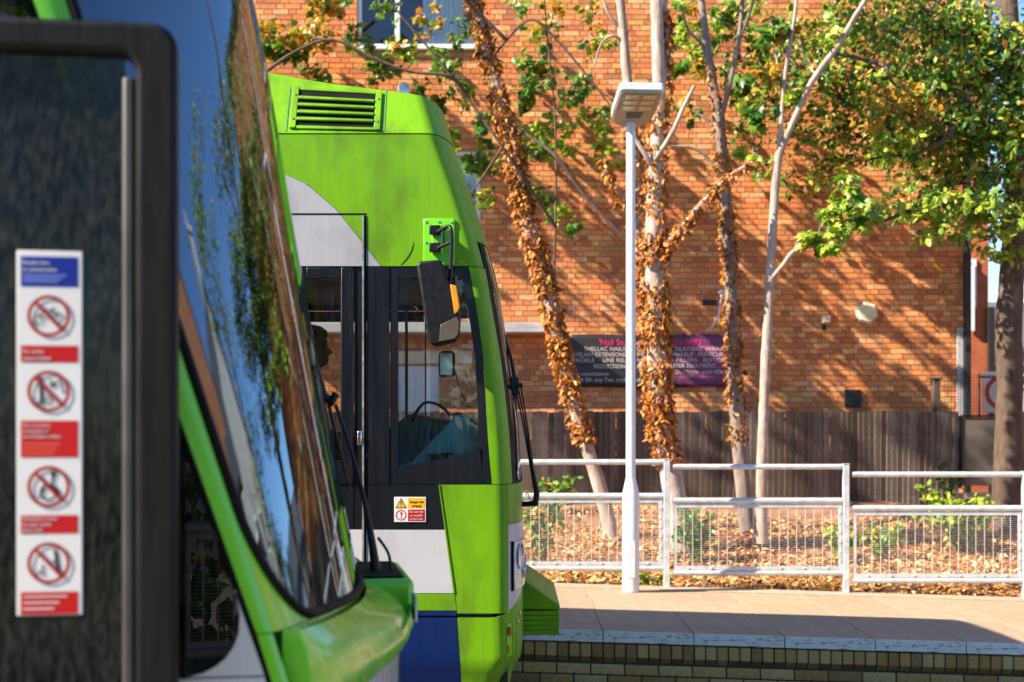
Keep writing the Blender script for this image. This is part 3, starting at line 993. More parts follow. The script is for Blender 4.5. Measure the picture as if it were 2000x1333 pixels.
def smooth_line(pts, rad, sub=4):
    """Catmull-Rom through the points"""
    P = [Vector(p) for p in pts]; out = []; ro = []
    for i in range(len(P) - 1):
        p0 = P[max(0, i - 1)]; p1 = P[i]; p2 = P[i + 1]; p3 = P[min(len(P) - 1, i + 2)]
        for k in range(sub):
            t = k / sub
            out.append(0.5 * ((2 * p1) + (p2 - p0) * t + (2 * p0 - 5 * p1 + 4 * p2 - p3) * t * t + (3 * p1 - p0 - 3 * p2 + p3) * t ** 3))
            ro.append(rad[i] + (rad[i + 1] - rad[i]) * t)
    out.append(P[-1]); ro.append(rad[-1])
    return out, ro


GREEN = [(4, (0.041, 0.137, 0.012)), (4, (0.074, 0.208, 0.018)), (3, (0.135, 0.299, 0.022)), (1.2, (0.270, 0.390, 0.030)), (1.0, (0.405, 0.195, 0.020))]
YELLOW = [(3, (0.567, 0.312, 0.020)), (2, (0.405, 0.312, 0.025)), (2, (0.135, 0.234, 0.020)), (1.5, (0.608, 0.221, 0.020)), (1, (0.054, 0.130, 0.012))]
LIME = [(3, (0.34, 0.47, 0.04)), (3, (0.24, 0.40, 0.035)), (2.2, (0.50, 0.48, 0.06)), (1, (0.09, 0.21, 0.025))]
MIXED = [(3, (0.075, 0.183, 0.020)), (3.2, (0.156, 0.305, 0.029)), (3.2, (0.325, 0.439, 0.044)), (2.0, (0.575, 0.488, 0.050)), (0.7, (0.688, 0.293, 0.033)), (1.6, (0.037, 0.098, 0.012))]
DRY = [(4, (0.50, 0.17, 0.018)), (3, (0.62, 0.26, 0.035)), (2.5, (0.34, 0.095, 0.012)), (1.0, (0.70, 0.38, 0.09)), (1.5, (0.20, 0.06, 0.012))]


def leaves_in(clusters, maple, size):
    """clusters: (centre, radii, count, palette) -> arrays"""
    P = []; C = []
    for c, r, n, pal in clusters:
        q = RNG.normal(size=(n, 3)) * 0.55
        q = q / np.maximum(1.0, np.linalg.norm(q, axis=1))[:, None]
        # leaves sit in small sprays
        k = max(1, n // 7)
        spray = RNG.normal(size=(k, 3)); spray *= (RNG.random((k, 1)) ** 0.4) / np.linalg.norm(spray, axis=1)[:, None]
        idx = RNG.integers(0, k, n)
        q = spray[idx] + q * 0.32
        P.append(q * np.array(r) + np.array(c)); C.append(pick(pal, n))
    P = np.concatenate(P); C = np.concatenate(C); n = len(P)
    rot = leaf_frames(n, nbias=(-0.5, -0.5, 0.9), namp=0.75)
    sc = size * RNG.uniform(0.55, 1.25, n)
    return P, C, rot, sc


def make_tree(name, label, base, trunk, bark, branches, clusters, maple=True, size=0.13, ivy=None, twig=0.006, bbark=None):
    """trunk and branches: (points, radii)"""
    t = empty(name, base); tag(t, label, 'tree', 'trees along the bank')
    mb = MB(); p, r = smooth_line(*trunk, 5); mb.tube(p, r, n=14, wob=0.05)
    wparent(mb.build('trunk', bark, angle=80), t)
    drawn = [list(p)]
    for pts, rad in branches:
        near = min((v for L_ in drawn for v in L_), key=lambda v: (v - pts[0]).length)
        pts = [near] + list(pts[1:])
        mb = MB(); q, rr = smooth_line(pts, [x * (.62 if bbark else .85) for x in rad], 4); mb.tube(q, rr, n=7, wob=0.06); drawn.append(list(q))
        wparent(mb.build('branch', bbark or bark, angle=80), t)
    if clusters:
        P, C, rot, sc = leaves_in(clusters, maple, size)
        o = leaf_mesh('crown', MAPLE if maple else SMALL, MAPLE_F if maple else SMALL_F, P, rot, sc, C, M['leaf'])
        wparent(o, t); o['kind'] = 'stuff'
        # twigs joining each clump's sprays to its middle
        mb = MB()
        for c, rr, n, pal in clusters:
            c = Vector(c)
            for k in range(max(2, n // 22)):
                e = c + Vector((random.uniform(-1, 1) * rr[0], random.uniform(-1, 1) * rr[1], random.uniform(-.8, .9) * rr[2])) * 0.85
                m_ = c.lerp(e, .5) + Vector((random.uniform(-.05, .05), 0, random.uniform(.0, .06)))
                mb.tube([c, m_, e], [twig, twig * .7, twig * .35], n=4, cap=False)
        o = mb.build('twigs', bark, angle=80); wparent(o, t); o['kind'] = 'stuff'
    if ivy:
        IP = []; 
        for pts, rad, n, depth in ivy:
            q, rr = smooth_line(pts, rad, 6)
            q = np.array([tuple(v) for v in q]); rr = np.array(rr)
            seg = RNG.random(n) * (len(q) - 1); i = seg.astype(int); fr = (seg - i)[:, None]
            # patchy growth
            keep = (np.sin(seg * 1.7 + 0.6) + np.sin(seg * 0.73 + 2.0) + RNG.normal(size=n) * 0.9) > -0.9
            pos = q[i] * (1 - fr) + q[np.minimum(i + 1, len(q) - 1)] * fr
            rad_ = rr[i]
            ang = RNG.uniform(0, 2 * np.pi, n); dist = rad_ + RNG.random(n) ** 1.5 * depth
            pos = pos + np.stack([np.cos(ang) * dist, np.sin(ang) * dist, RNG.normal(size=n) * 0.02], 1)
            IP.append(pos[keep])
        P = np.concatenate(IP); n = len(P)
        o = leaf_mesh('dead_ivy', SMALL, SMALL_F, P, leaf_frames(n, nbias=(-.5, -.5, .2), namp=.9, tipbias=(0, 0, -1.2)), 0.052 * RNG.uniform(.35, 1.8, n), pick(DRY, n, .3), M['dry_leaf'])
        wparent(o, t); o['kind'] = 'stuff'
    return t


def cl(px, py, d, rpx, n, pal, rd=None, ry=0.8):
    c = at(px, py, d); r = rpx / F_PX * d
    return (tuple(c), (r, rd or r * 0.9, r * ry), n, pal)


def streaky(cl_):
    """clumps reshaped to cast streaked shadows on the wall: each becomes two thin deep sprays"""
    out = []
    for c, r, n, pal in cl_:
        for k in range(2):
            o = (random.uniform(-.55, .55) * r[0], random.uniform(-.25, .25), random.uniform(-.55, .55) * r[2])
            out.append(((c[0] + o[0], c[1] + o[1], c[2] + o[2]), (r[0] * .62, .62, r[2] * .42), n // 2, pal))
    return out


def rr(d, *px):
    return [p / F_PX * d for p in px]


# --- leaning maple wrapped in dead ivy
d = 15.6
tk = poly([(1200, 1078), (1178, 975), (1142, 860), (1102, 720), (1078, 610), (1050, 500), (1018, 390), (998, 280), (972, 180), (945, 80), (922, -20), (885, -180), (850, -330), (800, -520)], d)
tr = rr(d, 16, 14, 13, 13, 14, 14, 14, 14, 13, 12, 11, 9, 6, 3)
br = [(poly([(1078, 610), (1084, 480), (1086, 330), (1082, 200), (1068, 60), (1060, -60)], d - .1), rr(d, 4, 4, 3.5, 3, 2.5, 1.5)),
      (poly([(1035, 440), (1000, 315), (930, 215), (850, 110), (776, 22), (730, -40)], d - .5), rr(d, 6, 5, 4.5, 4, 3, 2)),
      (poly([(985, 230), (1080, 300), (1140, 380), (1219, 465), (1250, 500)], d - .25), rr(d, 4, 5, 6, 6, 4)),
      (poly([(955, 110), (1030, 40), (1080, 71), (1140, 140), (1196, 212)], d - .4), rr(d, 4, 4, 4, 3.5, 2)),
      (poly([(1000, 290), (940, 350), (905, 395), (880, 410)], d - .5), rr(d, 5, 3.5, 2.5, 1.5)),
      (poly([(960, 140), (880, 150), (800, 140), (720, 110), (649, 78), (581, 99), (521, 139)], d - .7), rr(d, 5, 5, 4.5, 4.5, 4.5, 5, 6)),
      (poly([(940, 70), (840, -60), (700, -120), (560, -100)], d - .3), rr(d, 6, 5, 4, 2)),
      (poly([(930, 0), (1010, -150), (1080, -300)], d), rr(d, 6, 5, 3))]
cs = [cl(560, 60, 18.7, 85, 574, YELLOW), cl(620, 20, 18.8, 60, 272, YELLOW), cl(530, 120, 18.9, 44, 217, GREEN), cl(600, 125, 19.0, 38, 144, GREEN),
      cl(700, 95, 18.8, 55, 104, GREEN), cl(745, 150, 19.0, 49, 142, GREEN), cl(800, 120, 18.0, 49, 123, MIXED), cl(820, 40, 18.5, 49, 97, YELLOW), cl(740, 20, 19.0, 44, 67, GREEN),
      cl(860, 130, 18.7, 49, 142, GREEN), cl(850, 195, 19.0, 38, 81, GREEN), cl(895, 60, 18.1, 44, 83, GREEN), cl(910, 180, 18.5, 44, 99, MIXED), cl(880, 290, 18.3, 55, 172, GREEN), cl(930, 260, 18.6, 44, 99, GREEN),
      cl(945, 330, 18.6, 49, 152, GREEN), cl(885, 360, 18.0, 44, 112, YELLOW), cl(960, 390, 18.2, 38, 81, MIXED), cl(1050, 40, 18.3, 55, 112, YELLOW), cl(1070, 110, 19.0, 66, 246, GREEN), cl(1030, 180, 18.8, 55, 184, GREEN),
      cl(1110, 170, 18.2, 60, 193, GREEN), cl(1060, 240, 18.9, 60, 201, LIME), cl(1045, 300, 18.2, 49, 142, GREEN), cl(1090, 290, 18.7, 49, 123, LIME), cl(1085, 410, 18.1, 39, 89, LIME), cl(1115, 440, 18.0, 33, 59, GREEN), cl(1060, 390, 19.0, 33, 59, GREEN),
      cl(1160, 90, 18.2, 55, 83, MIXED), cl(1150, 20, 18.2, 49, 67, YELLOW), cl(1165, 220, 19.1, 44, 112, LIME), cl(1185, 300, 19.0, 49, 123, LIME), cl(1190, 250, 18.3, 39, 81, LIME), cl(1010, 20, 19.1, 44, 56, GREEN),
      cl(700, -90, 15.2, 121, 128, GREEN), cl(860, -220, 15.2, 176, 208, GREEN), cl(1020, -250, 15.2, 165, 187, GREEN), cl(560, -110, 15.2, 121, 108, YELLOW), cl(780, -400, 15.2, 187, 208, GREEN)]
iv = [(tk[2:8], tr[2:8], 6069, 0.053), (tk[6:12], tr[6:12], 4624, 0.038)]
make_tree('maple_tree', 'leaning maple with trunk wrapped in dead brown ivy, nearest the green tram', at(1200, 1078, d), (tk, tr), M['bark_pale'], br, streaky(cs), True, .098, iv, bbark=M['bark_dark'])

# --- double-stemmed tree behind the lamp post
d = 14.7
tk = poly([(1335, 1090), (1322, 1000), (1306, 900), (1291, 830), (1283, 720), (1280, 600), (1277, 470), (1279, 380), (1283, 300), (1287, 200), (1285, 100), (1282, 0), (1278, -150), (1270, -350), (1262, -560)], d)
tr = rr(d, 29, 24, 20, 19, 19, 18, 18, 16, 14, 13, 12.5, 12, 11, 8, 4)
br = [(poly([(1275, 640), (1258, 560), (1247, 450), (1240, 300), (1228, 180), (1216, 60), (1208, -40), (1195, -220), (1180, -420)], d + .45), rr(d, 14, 13, 12, 12, 12, 12, 11, 8, 4)),
      (poly([(1285, 322), (1262, 305), (1240, 272), (1205, 225)], d - .1), rr(d, 8, 6, 5, 3)),
      (poly([(1286, 318), (1310, 265), (1335, 210), (1356, 168)], d - .15), rr(d, 7, 6, 5, 4)),
      (poly([(1290, 500), (1325, 455), (1362, 408), (1420, 350), (1470, 318)], d - .1), rr(d, 9, 8, 7, 6, 5)),
      (poly([(1296, 210), (1302, 120), (1299, 20), (1305, -100), (1320, -260)], d + .1), rr(d, 7, 7, 6, 5, 3)),
      (poly([(1220, 95), (1200, 70), (1175, 85), (1160, 130)], d + .4), rr(d, 4, 4, 3, 2)),
      (poly([(1210, 400), (1190, 350), (1180, 310)], d + .3), rr(d, 5, 4, 3)),
      (poly([(1216, 60), (1190, 30), (1172, -20)], d + .4), rr(d, 4, 3.5, 3))]
cs = [cl(1345, 140, 18.3, 36, 45, GREEN), cl(1385, 95, 18.5, 36, 45, MIXED), cl(1330, 200, 17.9, 28, 30, YELLOW), cl(1345, 35, 18.8, 40, 55, YELLOW), cl(1400, 40, 18.5, 40, 60, GREEN),
      cl(1280, -260, d, 120, 120, GREEN), cl(1150, -330, d + .4, 120, 120, GREEN), cl(1330, -460, d, 130, 120, GREEN), cl(1200, -560, d, 130, 120, YELLOW)]
iv = [(tk[2:7], tr[2:7], 4335, 0.063), (tk[6:10], tr[6:10], 1011, 0.038), (br[0][0][:5], br[0][1][:5], 1589, 0.038), (br[3][0], br[3][1], 939, 0.032), (br[4][0][:3], br[4][1][:3], 505, 0.038), (br[6][0], br[6][1], 231, 0.025)]
make_tree('ivy_clad_tree', 'thick pale trunk covered with dry orange ivy leaves right behind the lamp post', at(1335, 1090, d), (tk, tr), M['bark_pale'], br, streaky(cs), True, .115, iv)

# --- slimmer ivy-streaked tree
d = 15.7
tk = poly([(1462, 1050), (1452, 960), (1442, 860), (1434, 720), (1430, 600), (1421, 450), (1411, 310), (1402, 230), (1386, 125), (1373, 30), (1362, -80), (1345, -260), (1330, -430)], d)
tr = rr(d, 17, 15, 14, 14, 13, 12.5, 12, 11, 8, 7, 6, 5, 3)
br = [(poly([(1403, 235), (1425, 165), (1441, 85), (1449, 20), (1452, -60), (1462, -200)], d - .1), rr(d, 7, 6, 6, 5, 4, 3)),
      (poly([(1441, 80), (1462, 30), (1478, -20)], d - .1), rr(d, 5, 4, 3)),
      (poly([(1416, 380), (1398, 330), (1360, 292), (1310, 286)], d + .1), rr(d, 5, 4, 3.5, 2.5)),
      (poly([(1408, 300), (1385, 240), (1350, 215)], d), rr(d, 5, 4, 2)),
      (poly([(1392, 160), (1372, 90), (1345, 60), (1330, 10)], d), rr(d, 4, 4, 3, 2)),
      (poly([(1436, 560), (1445, 500), (1462, 470)], d), rr(d, 3, 2, 1.5))]
cs = [cl(1395, 190, 18.9, 40, 60, YELLOW), cl(1370, 110, 18.8, 40, 60, MIXED), cl(1330, 80, 18.0, 40, 55, LIME), cl(1440, 210, 18.1, 35, 40, MIXED), cl(1470, 150, 17.8, 45, 80, GREEN), cl(1330, 10, 17.8, 45, 60, LIME), cl(1420, 20, 17.7, 45, 70, MIXED), cl(1350, 220, 18.0, 30, 25, GREEN),
      cl(1380, -220, d, 110, 110, GREEN), cl(1340, -400, d, 120, 120, GREEN)]
iv = [(tk[2:7], tr[2:7], 1878, 0.022), (tk[6:9], tr[6:9], 361, 0.018)]
make_tree('slim_ivy_tree', 'slim grey trunk streaked with dead ivy, crossing the right end of the banner', at(1462, 1050, d), (tk, tr), M['bark_grey'], br, streaky(cs), True, .12, iv)

# --- pale forked sapling
d = 14.9
tk = poly([(1488, 1062), (1487, 950), (1490, 850), (1495, 720), (1501, 600), (1508, 470), (1516, 340), (1522, 300)], d)
tr = rr(d, 12, 11, 10, 10, 9, 9, 8.5, 8)
br = [(poly([(1521, 305), (1527, 220), (1537, 120), (1551, 40), (1558, -40), (1568, -200)], d), rr(d, 6.5, 5.5, 5, 4.5, 4, 2)),
      (poly([(1522, 302), (1548, 240), (1580, 170), (1608, 128), (1640, 85), (1665, 40), (1692, -5), (1730, -90), (1790, -220)], d - .1), rr(d, 8, 7.5, 7, 7.5, 6.5, 6, 6, 4, 2)),
      (poly([(1505, 552), (1530, 518), (1550, 492), (1590, 479), (1640, 465)], d - .15), rr(d, 6, 6, 5.5, 4.5, 2)),
      (poly([(1550, 492), (1560, 470), (1570, 455)], d - .15), rr(d, 4, 3, 2)),
      (poly([(1532, 170), (1520, 130), (1512, 90)], d), rr(d, 3, 2.5, 1.5)),
      (poly([(1595, 150), (1575, 120), (1560, 70)], d), rr(d, 3, 2, 1))]
cs = [cl(1585, 470, d - .2, 26, 40, LIME, ry=.6), cl(1625, 440, d - .3, 40, 90, LIME), cl(1655, 395, d - .4, 36, 80, LIME), cl(1660, 360, d - .4, 26, 45, LIME), cl(1690, 430, d - .2, 36, 60, LIME), cl(1620, 480, d - .2, 26, 35, LIME),
      cl(1520, 150, d, 45, 80, YELLOW), cl(1490, 230, d, 36, 50, GREEN), cl(1560, 170, d, 40, 55, LIME), cl(1470, 300, d + .1, 30, 35, LIME), cl(1540, 60, d, 40, 55, YELLOW), cl(1620, 60, d, 40, 55, LIME), cl(1500, 60, d, 40, 60, GREEN),
      cl(1560, -190, d, 80, 80, GREEN), cl(1760, -200, d, 80, 80, GREEN)]
make_tree('pale_sapling', 'thin pale sapling forking into two stems in front of the brick wall', at(1488, 1062, d), (tk, tr), M['bark_pale'], br, cs, True, .115, None)

# --- big dense tree at the right
d = 16.6
tk = poly([(1966, 1040), (1968, 900), (1972, 760), (1970, 640), (1975, 560), (1982, 450), (1985, 320), (1980, 180), (1972, 20), (1960, -150), (1940, -400), (1930, -600)], d)
tr = rr(d, 32, 27, 25, 26, 24, 23, 20, 18, 16, 14, 9, 4)
br = [(poly([(1980, 480), (1930, 420), (1860, 400), (1790, 410), (1730, 430), (1690, 440)], d - .8), rr(d, 9, 7, 6, 5, 4, 2)),
      (poly([(1982, 300), (1900, 210), (1800, 160), (1700, 120), (1600, 100)], d - .4), rr(d, 11, 9, 7, 5, 3)),
      (poly([(1980, 180), (1900, 60), (1800, -20), (1700, -80)], d), rr(d, 10, 8, 6, 3)),
      (poly([(1985, 340), (2060, 260), (2150, 180)], d), rr(d, 10, 8, 5)),
      (poly([(1905, 215), (1850, 270), (1780, 300), (1700, 310)], d - .9), rr(d, 7, 6, 4, 2)),
      (poly([(1738, 105), (1728, 130), (1742, 160), (1760, 175)], d - 1.3), rr(d, 4, 4, 3, 2)),
      (poly([(1975, 100), (2050, -20), (2140, -140)], d), rr(d, 9, 7, 4))]
cs = []
for (px, py, rp, n, pal, dd) in [
        (1500, 70, 70, 240, MIXED, 1.7), (1560, 130, 75, 300, MIXED, 0.9), (1500, 190, 60, 200, MIXED, 1.8), (1620, 70, 85, 380, MIXED, 1.4), (1640, 190, 80, 450, MIXED, 1.3), (1570, 260, 60, 210, MIXED, 2.0),
        (1700, 50, 90, 575, MIXED, 1.6), (1720, 150, 90, 600, MIXED, 1.3), (1690, 270, 80, 400, MIXED, 1.6), (1610, 330, 50, 110, MIXED, 1.9), (1500, 330, 40, 60, MIXED, 1.0), (1560, 350, 45, 70, MIXED, 2.3),
        (1760, 210, 75, 525, YELLOW, -1.0), (1750, 280, 55, 325, LIME, -0.9), (1800, 50, 95, 700, MIXED, -0.2), (1820, 160, 90, 700, MIXED, -0.4), (1830, 270, 85, 600, MIXED, -0.3), (1790, 350, 60, 212, MIXED, 0.9),
        (1900, 60, 90, 575, MIXED, 0.2), (1920, 170, 85, 537, MIXED, 0.0), (1900, 280, 80, 500, MIXED, -0.1), (1970, 100, 80, 475, MIXED, -0.3), (1975, 240, 75, 412, MIXED, -0.5), (1960, 340, 70, 325, MIXED, -0.4), (1880, 360, 60, 250, MIXED, -0.2),
        (1790, 405, 40, 137, LIME, -1.0), (1850, 400, 50, 187, LIME, -1.0), (1900, 410, 50, 175, LIME, -0.8), (1820, 450, 30, 62, LIME, -1.0), (1960, 430, 50, 162, LIME, -0.7), (1925, 470, 30, 50, LIME, -0.7), (1880, 460, 26, 37, LIME, -0.8),
        (1730, 400, 36, 75, LIME, -1.0), (1985, 480, 40, 87, LIME, -0.5), (1450, 120, 60, 170, MIXED, 1.9), (1450, 250, 40, 70, MIXED, 2.1), (1440, 30, 55, 140, MIXED, 0.9),
        (1720, -110, 110, 260, MIXED, 0.9), (1850, -130, 130, 420, MIXED, 0.7), (1980, -140, 130, 420, MIXED, 0.3), (1570, -90, 90, 160, MIXED, 1.0),
        (2090, 60, 110, 750, MIXED, 0.0), (2110, 240, 100, 625, MIXED, 0.0), (2100, 400, 80, 325, MIXED, 0.0), (2200, 150, 110, 625, MIXED, 0.4), (2090, -150, 130, 500, MIXED, 0.2)]:
    cs.append(cl(px, py, d + dd, rp, int(n * 1.1), pal, rd=0.6))
make_tree('dense_tree', 'tall dark trunk at the right edge under a dense green and yellow crown', at(1966, 1040, d), (tk, tr), M['bark_dark'], br, cs, False, .105, None, twig=.008)

# --- tree left of the picture, whose crown throws the slanting shadows on the wall
tk = [Vector((-5.2, 16.2, .55)), Vector((-5.1, 16.2, 2.5)), Vector((-4.9, 16.3, 5.0)), Vector((-4.7, 16.4, 7.5)), Vector((-4.5, 16.5, 10.0))]
br = [([Vector((-4.9, 16.3, 5.2)), Vector((-3.6, 16.7, 7.0)), Vector((-2.2, 17.0, 8.2))], [.08, .06, .03]),
      ([Vector((-4.8, 16.35, 6.0)), Vector((-6.2, 16.6, 7.6)), Vector((-7.4, 16.9, 8.8))], [.08, .06, .03]),
      ([Vector((-4.6, 16.4, 8.0)), Vector((-3.4, 17.0, 9.4)), Vector((-2.6, 17.2, 10.4))], [.06, .04, .02])]
cs = []
for k in range(7):
    c = (random.uniform(-10.0, -3.2), random.uniform(15.0, 16.3), random.uniform(7.7, 10.2))
    cs.append((c, (random.uniform(.45, .8), .4, random.uniform(.25, .45)), random.randint(80, 150), GREEN))
for c in ((-4.9, 18.6, 6.6), (-3.4, 18.9, 6.0)):
    cs.append((c, (.5, .25, .14), 60, GREEN))
make_tree('left_maple_tree', 'maple crown beyond the upper left, behind the green tram roof', (-5.2, 16.2, .5), (tk, [.16, .14, .12, .09, .04]), M['bark_grey'], br, cs, True, .14, None)

# --- dark tree just right of the picture, mirrored in the windscreen
tk = [Vector((9.6, 17.6, .5)), Vector((9.6, 17.6, 2.5)), Vector((9.7, 17.6, 5.0)), Vector((9.8, 17.7, 8.0))]
cs = []
for k in range(26):
    c = (random.uniform(8.4, 11.6), random.uniform(16.4, 18.6), random.uniform(2.8, 9.5))
    cs.append((c, (.75, .7, .6), 130, MIXED))
make_tree('bushy_tree', 'bushy dark tree beyond the right edge of the picture', (9.6, 17.6, .45), (tk, [.16, .14, .11, .04]), M['bark_dark'], [], cs, False, .15, None)

# --- fallen leaves on the bank
n = 60000
xy = np.stack([RNG.uniform(-3.0, 7.5, n), 12.3 + RNG.random(n) ** 1.6 * 5.5], 1)
kp = (np.sin(xy[:, 0] * 3.1 + np.sin(xy[:, 1] * 2.7) * 1.5) + np.sin(xy[:, 1] * 4.3 + xy[:, 0]) + RNG.normal(size=n) * 1.1) > -1.1
xy = xy[kp]; n = len(xy)
P = np.array([(x, y, bank_z(x, y) + random.uniform(.005, .05)) for x, y in xy])
LIT = [(4, (0.66, 0.33, 0.12)), (4, (0.76, 0.46, 0.21)), (3, (0.50, 0.20, 0.055)), (1.2, (0.70, 0.50, 0.28)), (1.5, (0.20, 0.09, 0.04)), (0.5, (0.20, 0.24, 0.04))]
o = leaf_mesh('fallen_leaves', SMALL, SMALL_F, P, leaf_frames(n, nbias=(0, 0, 1.6), namp=.7, tipbias=(0, 0, 0)), .046 * RNG.uniform(.4, 1.9, n), pick(LIT, n, .25), M['dry_leaf'])
tag(o, 'dry orange and brown fallen leaves covering the bank', 'fallen leaves', kind='stuff')

def plant(name, label, base, stems, spread, height, nl, pal, size, cat='plant'):
    t = empty(name, base); tag(t, label, cat)
    b = Vector(base); mb = MB(); P = []; 
    for i in range(stems):
        a = random.uniform(0, 2 * math.pi); s_ = random.uniform(.4, 1) * spread
        tip = b + Vector((math.cos(a) * s_, math.sin(a) * s_ * .6, random.uniform(.45, 1) * height))
        mid = b.lerp(tip, .55) + Vector((0, 0, height * .18))
        q, r_ = smooth_line([b + Vector((random.uniform(-.04, .04), 0, -.03)), mid, tip], [.007, .005, .002], 5)
        mb.tube(q, r_, n=4, cap=False)
        for k in range(nl):
            f = random.uniform(.25, 1) * (len(q) - 1); j = int(f)
            P.append(q[min(j, len(q) - 1)] + Vector((random.uniform(-1, 1), random.uniform(-1, 1), random.uniform(-.6, .8))) * size * .8)
    wparent(mb.build('stems', M['bark_dark'], angle=80), t)
    P = np.array([tuple(v) for v in P]); n = len(P)
    o = leaf_mesh('foliage', SMALL, SMALL_F, P, leaf_frames(n, nbias=(-.3, -.4, .9), namp=.7, tipbias=(0, 0, -.1)), size * RNG.uniform(.6, 1.3, n), pick(pal, n), M['leaf'])
    wparent(o, t); o['kind'] = 'stuff'
    return t


def onbank(px, d):
    x = (px - 1000) / F_PX * d
    return (x, d, bank_z(x, d))


plant('fern_bush', 'feathery green bush on the bank in front of the right tree trunk', onbank(1880, 15.3), 26, .75, .75, 34, LIME, .075, 'bush')
plant('bramble', 'low green bramble on the bank behind the third railing panel', onbank(1715, 14.6), 12, .45, .42, 26, MIXED, .065)
plant('weed_clump', 'small green weed clump behind the post between second and third railing panels', onbank(1640, 14.2), 9, .22, .42, 24, LIME, .06)
plant('ground_ivy', 'green ivy climbing at the foot of the thick trunk', onbank(1355, 14.2), 14, .30, .60, 26, GREEN, .065)
plant('leafy_sapling', 'young leafy plant behind the railing beside the tram front', onbank(1060, 13.6), 14, .28, .95, 26, MIXED, .07)
plant('green_tuft', 'small green tuft at the foot of the wooden fence', onbank(1090, 17.4), 8, .25, .5, 20, GREEN, .07)
plant('low_weed', 'low green weeds under the first railing panel', onbank(1270, 12.6), 10, .30, .14, 16, LIME, .045)
plant('tall_weed', 'upright weed above the bush near the right railing post', onbank(1850, 16.6), 8, .16, .95, 22, GREEN, .06)

# ================================================================== LAMP POST
LX, LY = 0.977, 11.7
lz = pz(LX)
lamp = empty('lamp_post', (LX, LY, lz)); tag(lamp, 'pale grey lamp post with a flat head standing on the platform', 'lamp post')
mb = MB(); mb.lathe([(.070, 0), (.070, .80), (.066, .815), (.042, .925), (.041, .93)], (0, 0, 0.002), n=28); mb.build('base_tube', M['lamp_white'], lamp, angle=30)
mb = MB(); mb.lathe([(.0395, .92), (.0385, 2.4), (.037, 3.85), (.03, 3.87)], (0, 0, 0), n=24); mb.build('pole', M['lamp_white'], lamp, angle=30)
mb = MB(); mb.box(-.03, .03, -.0725, -.069, .12, .42); mb.build('access_door', M['lamp_white'], lamp, bevel=.003)
# head: a slab that reaches towards the tracks, narrowing to the pole
tilt = R(14)
HM = Matrix.Translation((0.0, 0, 3.845)) @ Matrix.Rotation(R(5), 4, 'Z') @ Matrix.Rotation(-tilt, 4, 'X')


def head_shape(outline, z0, z1, name, mat, parent, bevel=.008):
    mb = MB(); n = len(outline)
    vs = [HM @ Vector((x, y, z0)) for x, y in outline] + [HM @ Vector((x, y, z1)) for x, y in outline]
    mb.add(vs, [tuple(range(n - 1, -1, -1)), tuple(range(n, 2 * n))] + [(i, (i + 1) % n, n + (i + 1) % n, n + i) for i in range(n)])
    return mb.build(name, mat, parent, bevel=bevel)


ol = [(-.06, .09), (-.13, .04), (-.17, -.06), (-.178, -.20), (-.178, -.54), (-.16, -.565), (.16, -.565), (.178, -.54), (.178, -.20), (.17, -.06), (.13, .04), (.06, .09)]
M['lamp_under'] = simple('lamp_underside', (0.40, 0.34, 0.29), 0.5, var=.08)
hd = head_shape(ol, 0.02, 0.085, 'lamp_head', M['lamp_white'], lamp)
ol2 = [(x * .93, -.235 + (y + .235) * .94) for x, y in ol]
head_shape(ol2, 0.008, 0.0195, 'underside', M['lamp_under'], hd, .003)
head_shape([(-.145, -.525), (.145, -.525), (.145, -.24), (-.145, -.24)], 0.001, 0.0075, 'lens_tray', simple('lens_tray', (.33, .27, .21), .4), hd, .002)
for i in range(3):
    for x0 in (-.125, .015):
        head_shape([(x0, -.515 + i * .092), (x0 + .11, -.515 + i * .092), (x0 + .11, -.445 + i * .092), (x0, -.445 + i * .092)], -.006, .0005, 'led_block', simple('led_lens', (.62, .47, .26), .25), hd, .004)
head_shape([(-.07, -.20), (.07, -.20), (.055, -.10), (-.055, -.10)], 0.002, 0.0075, 'sensor_grille', M['interior_grey'], hd, .003)

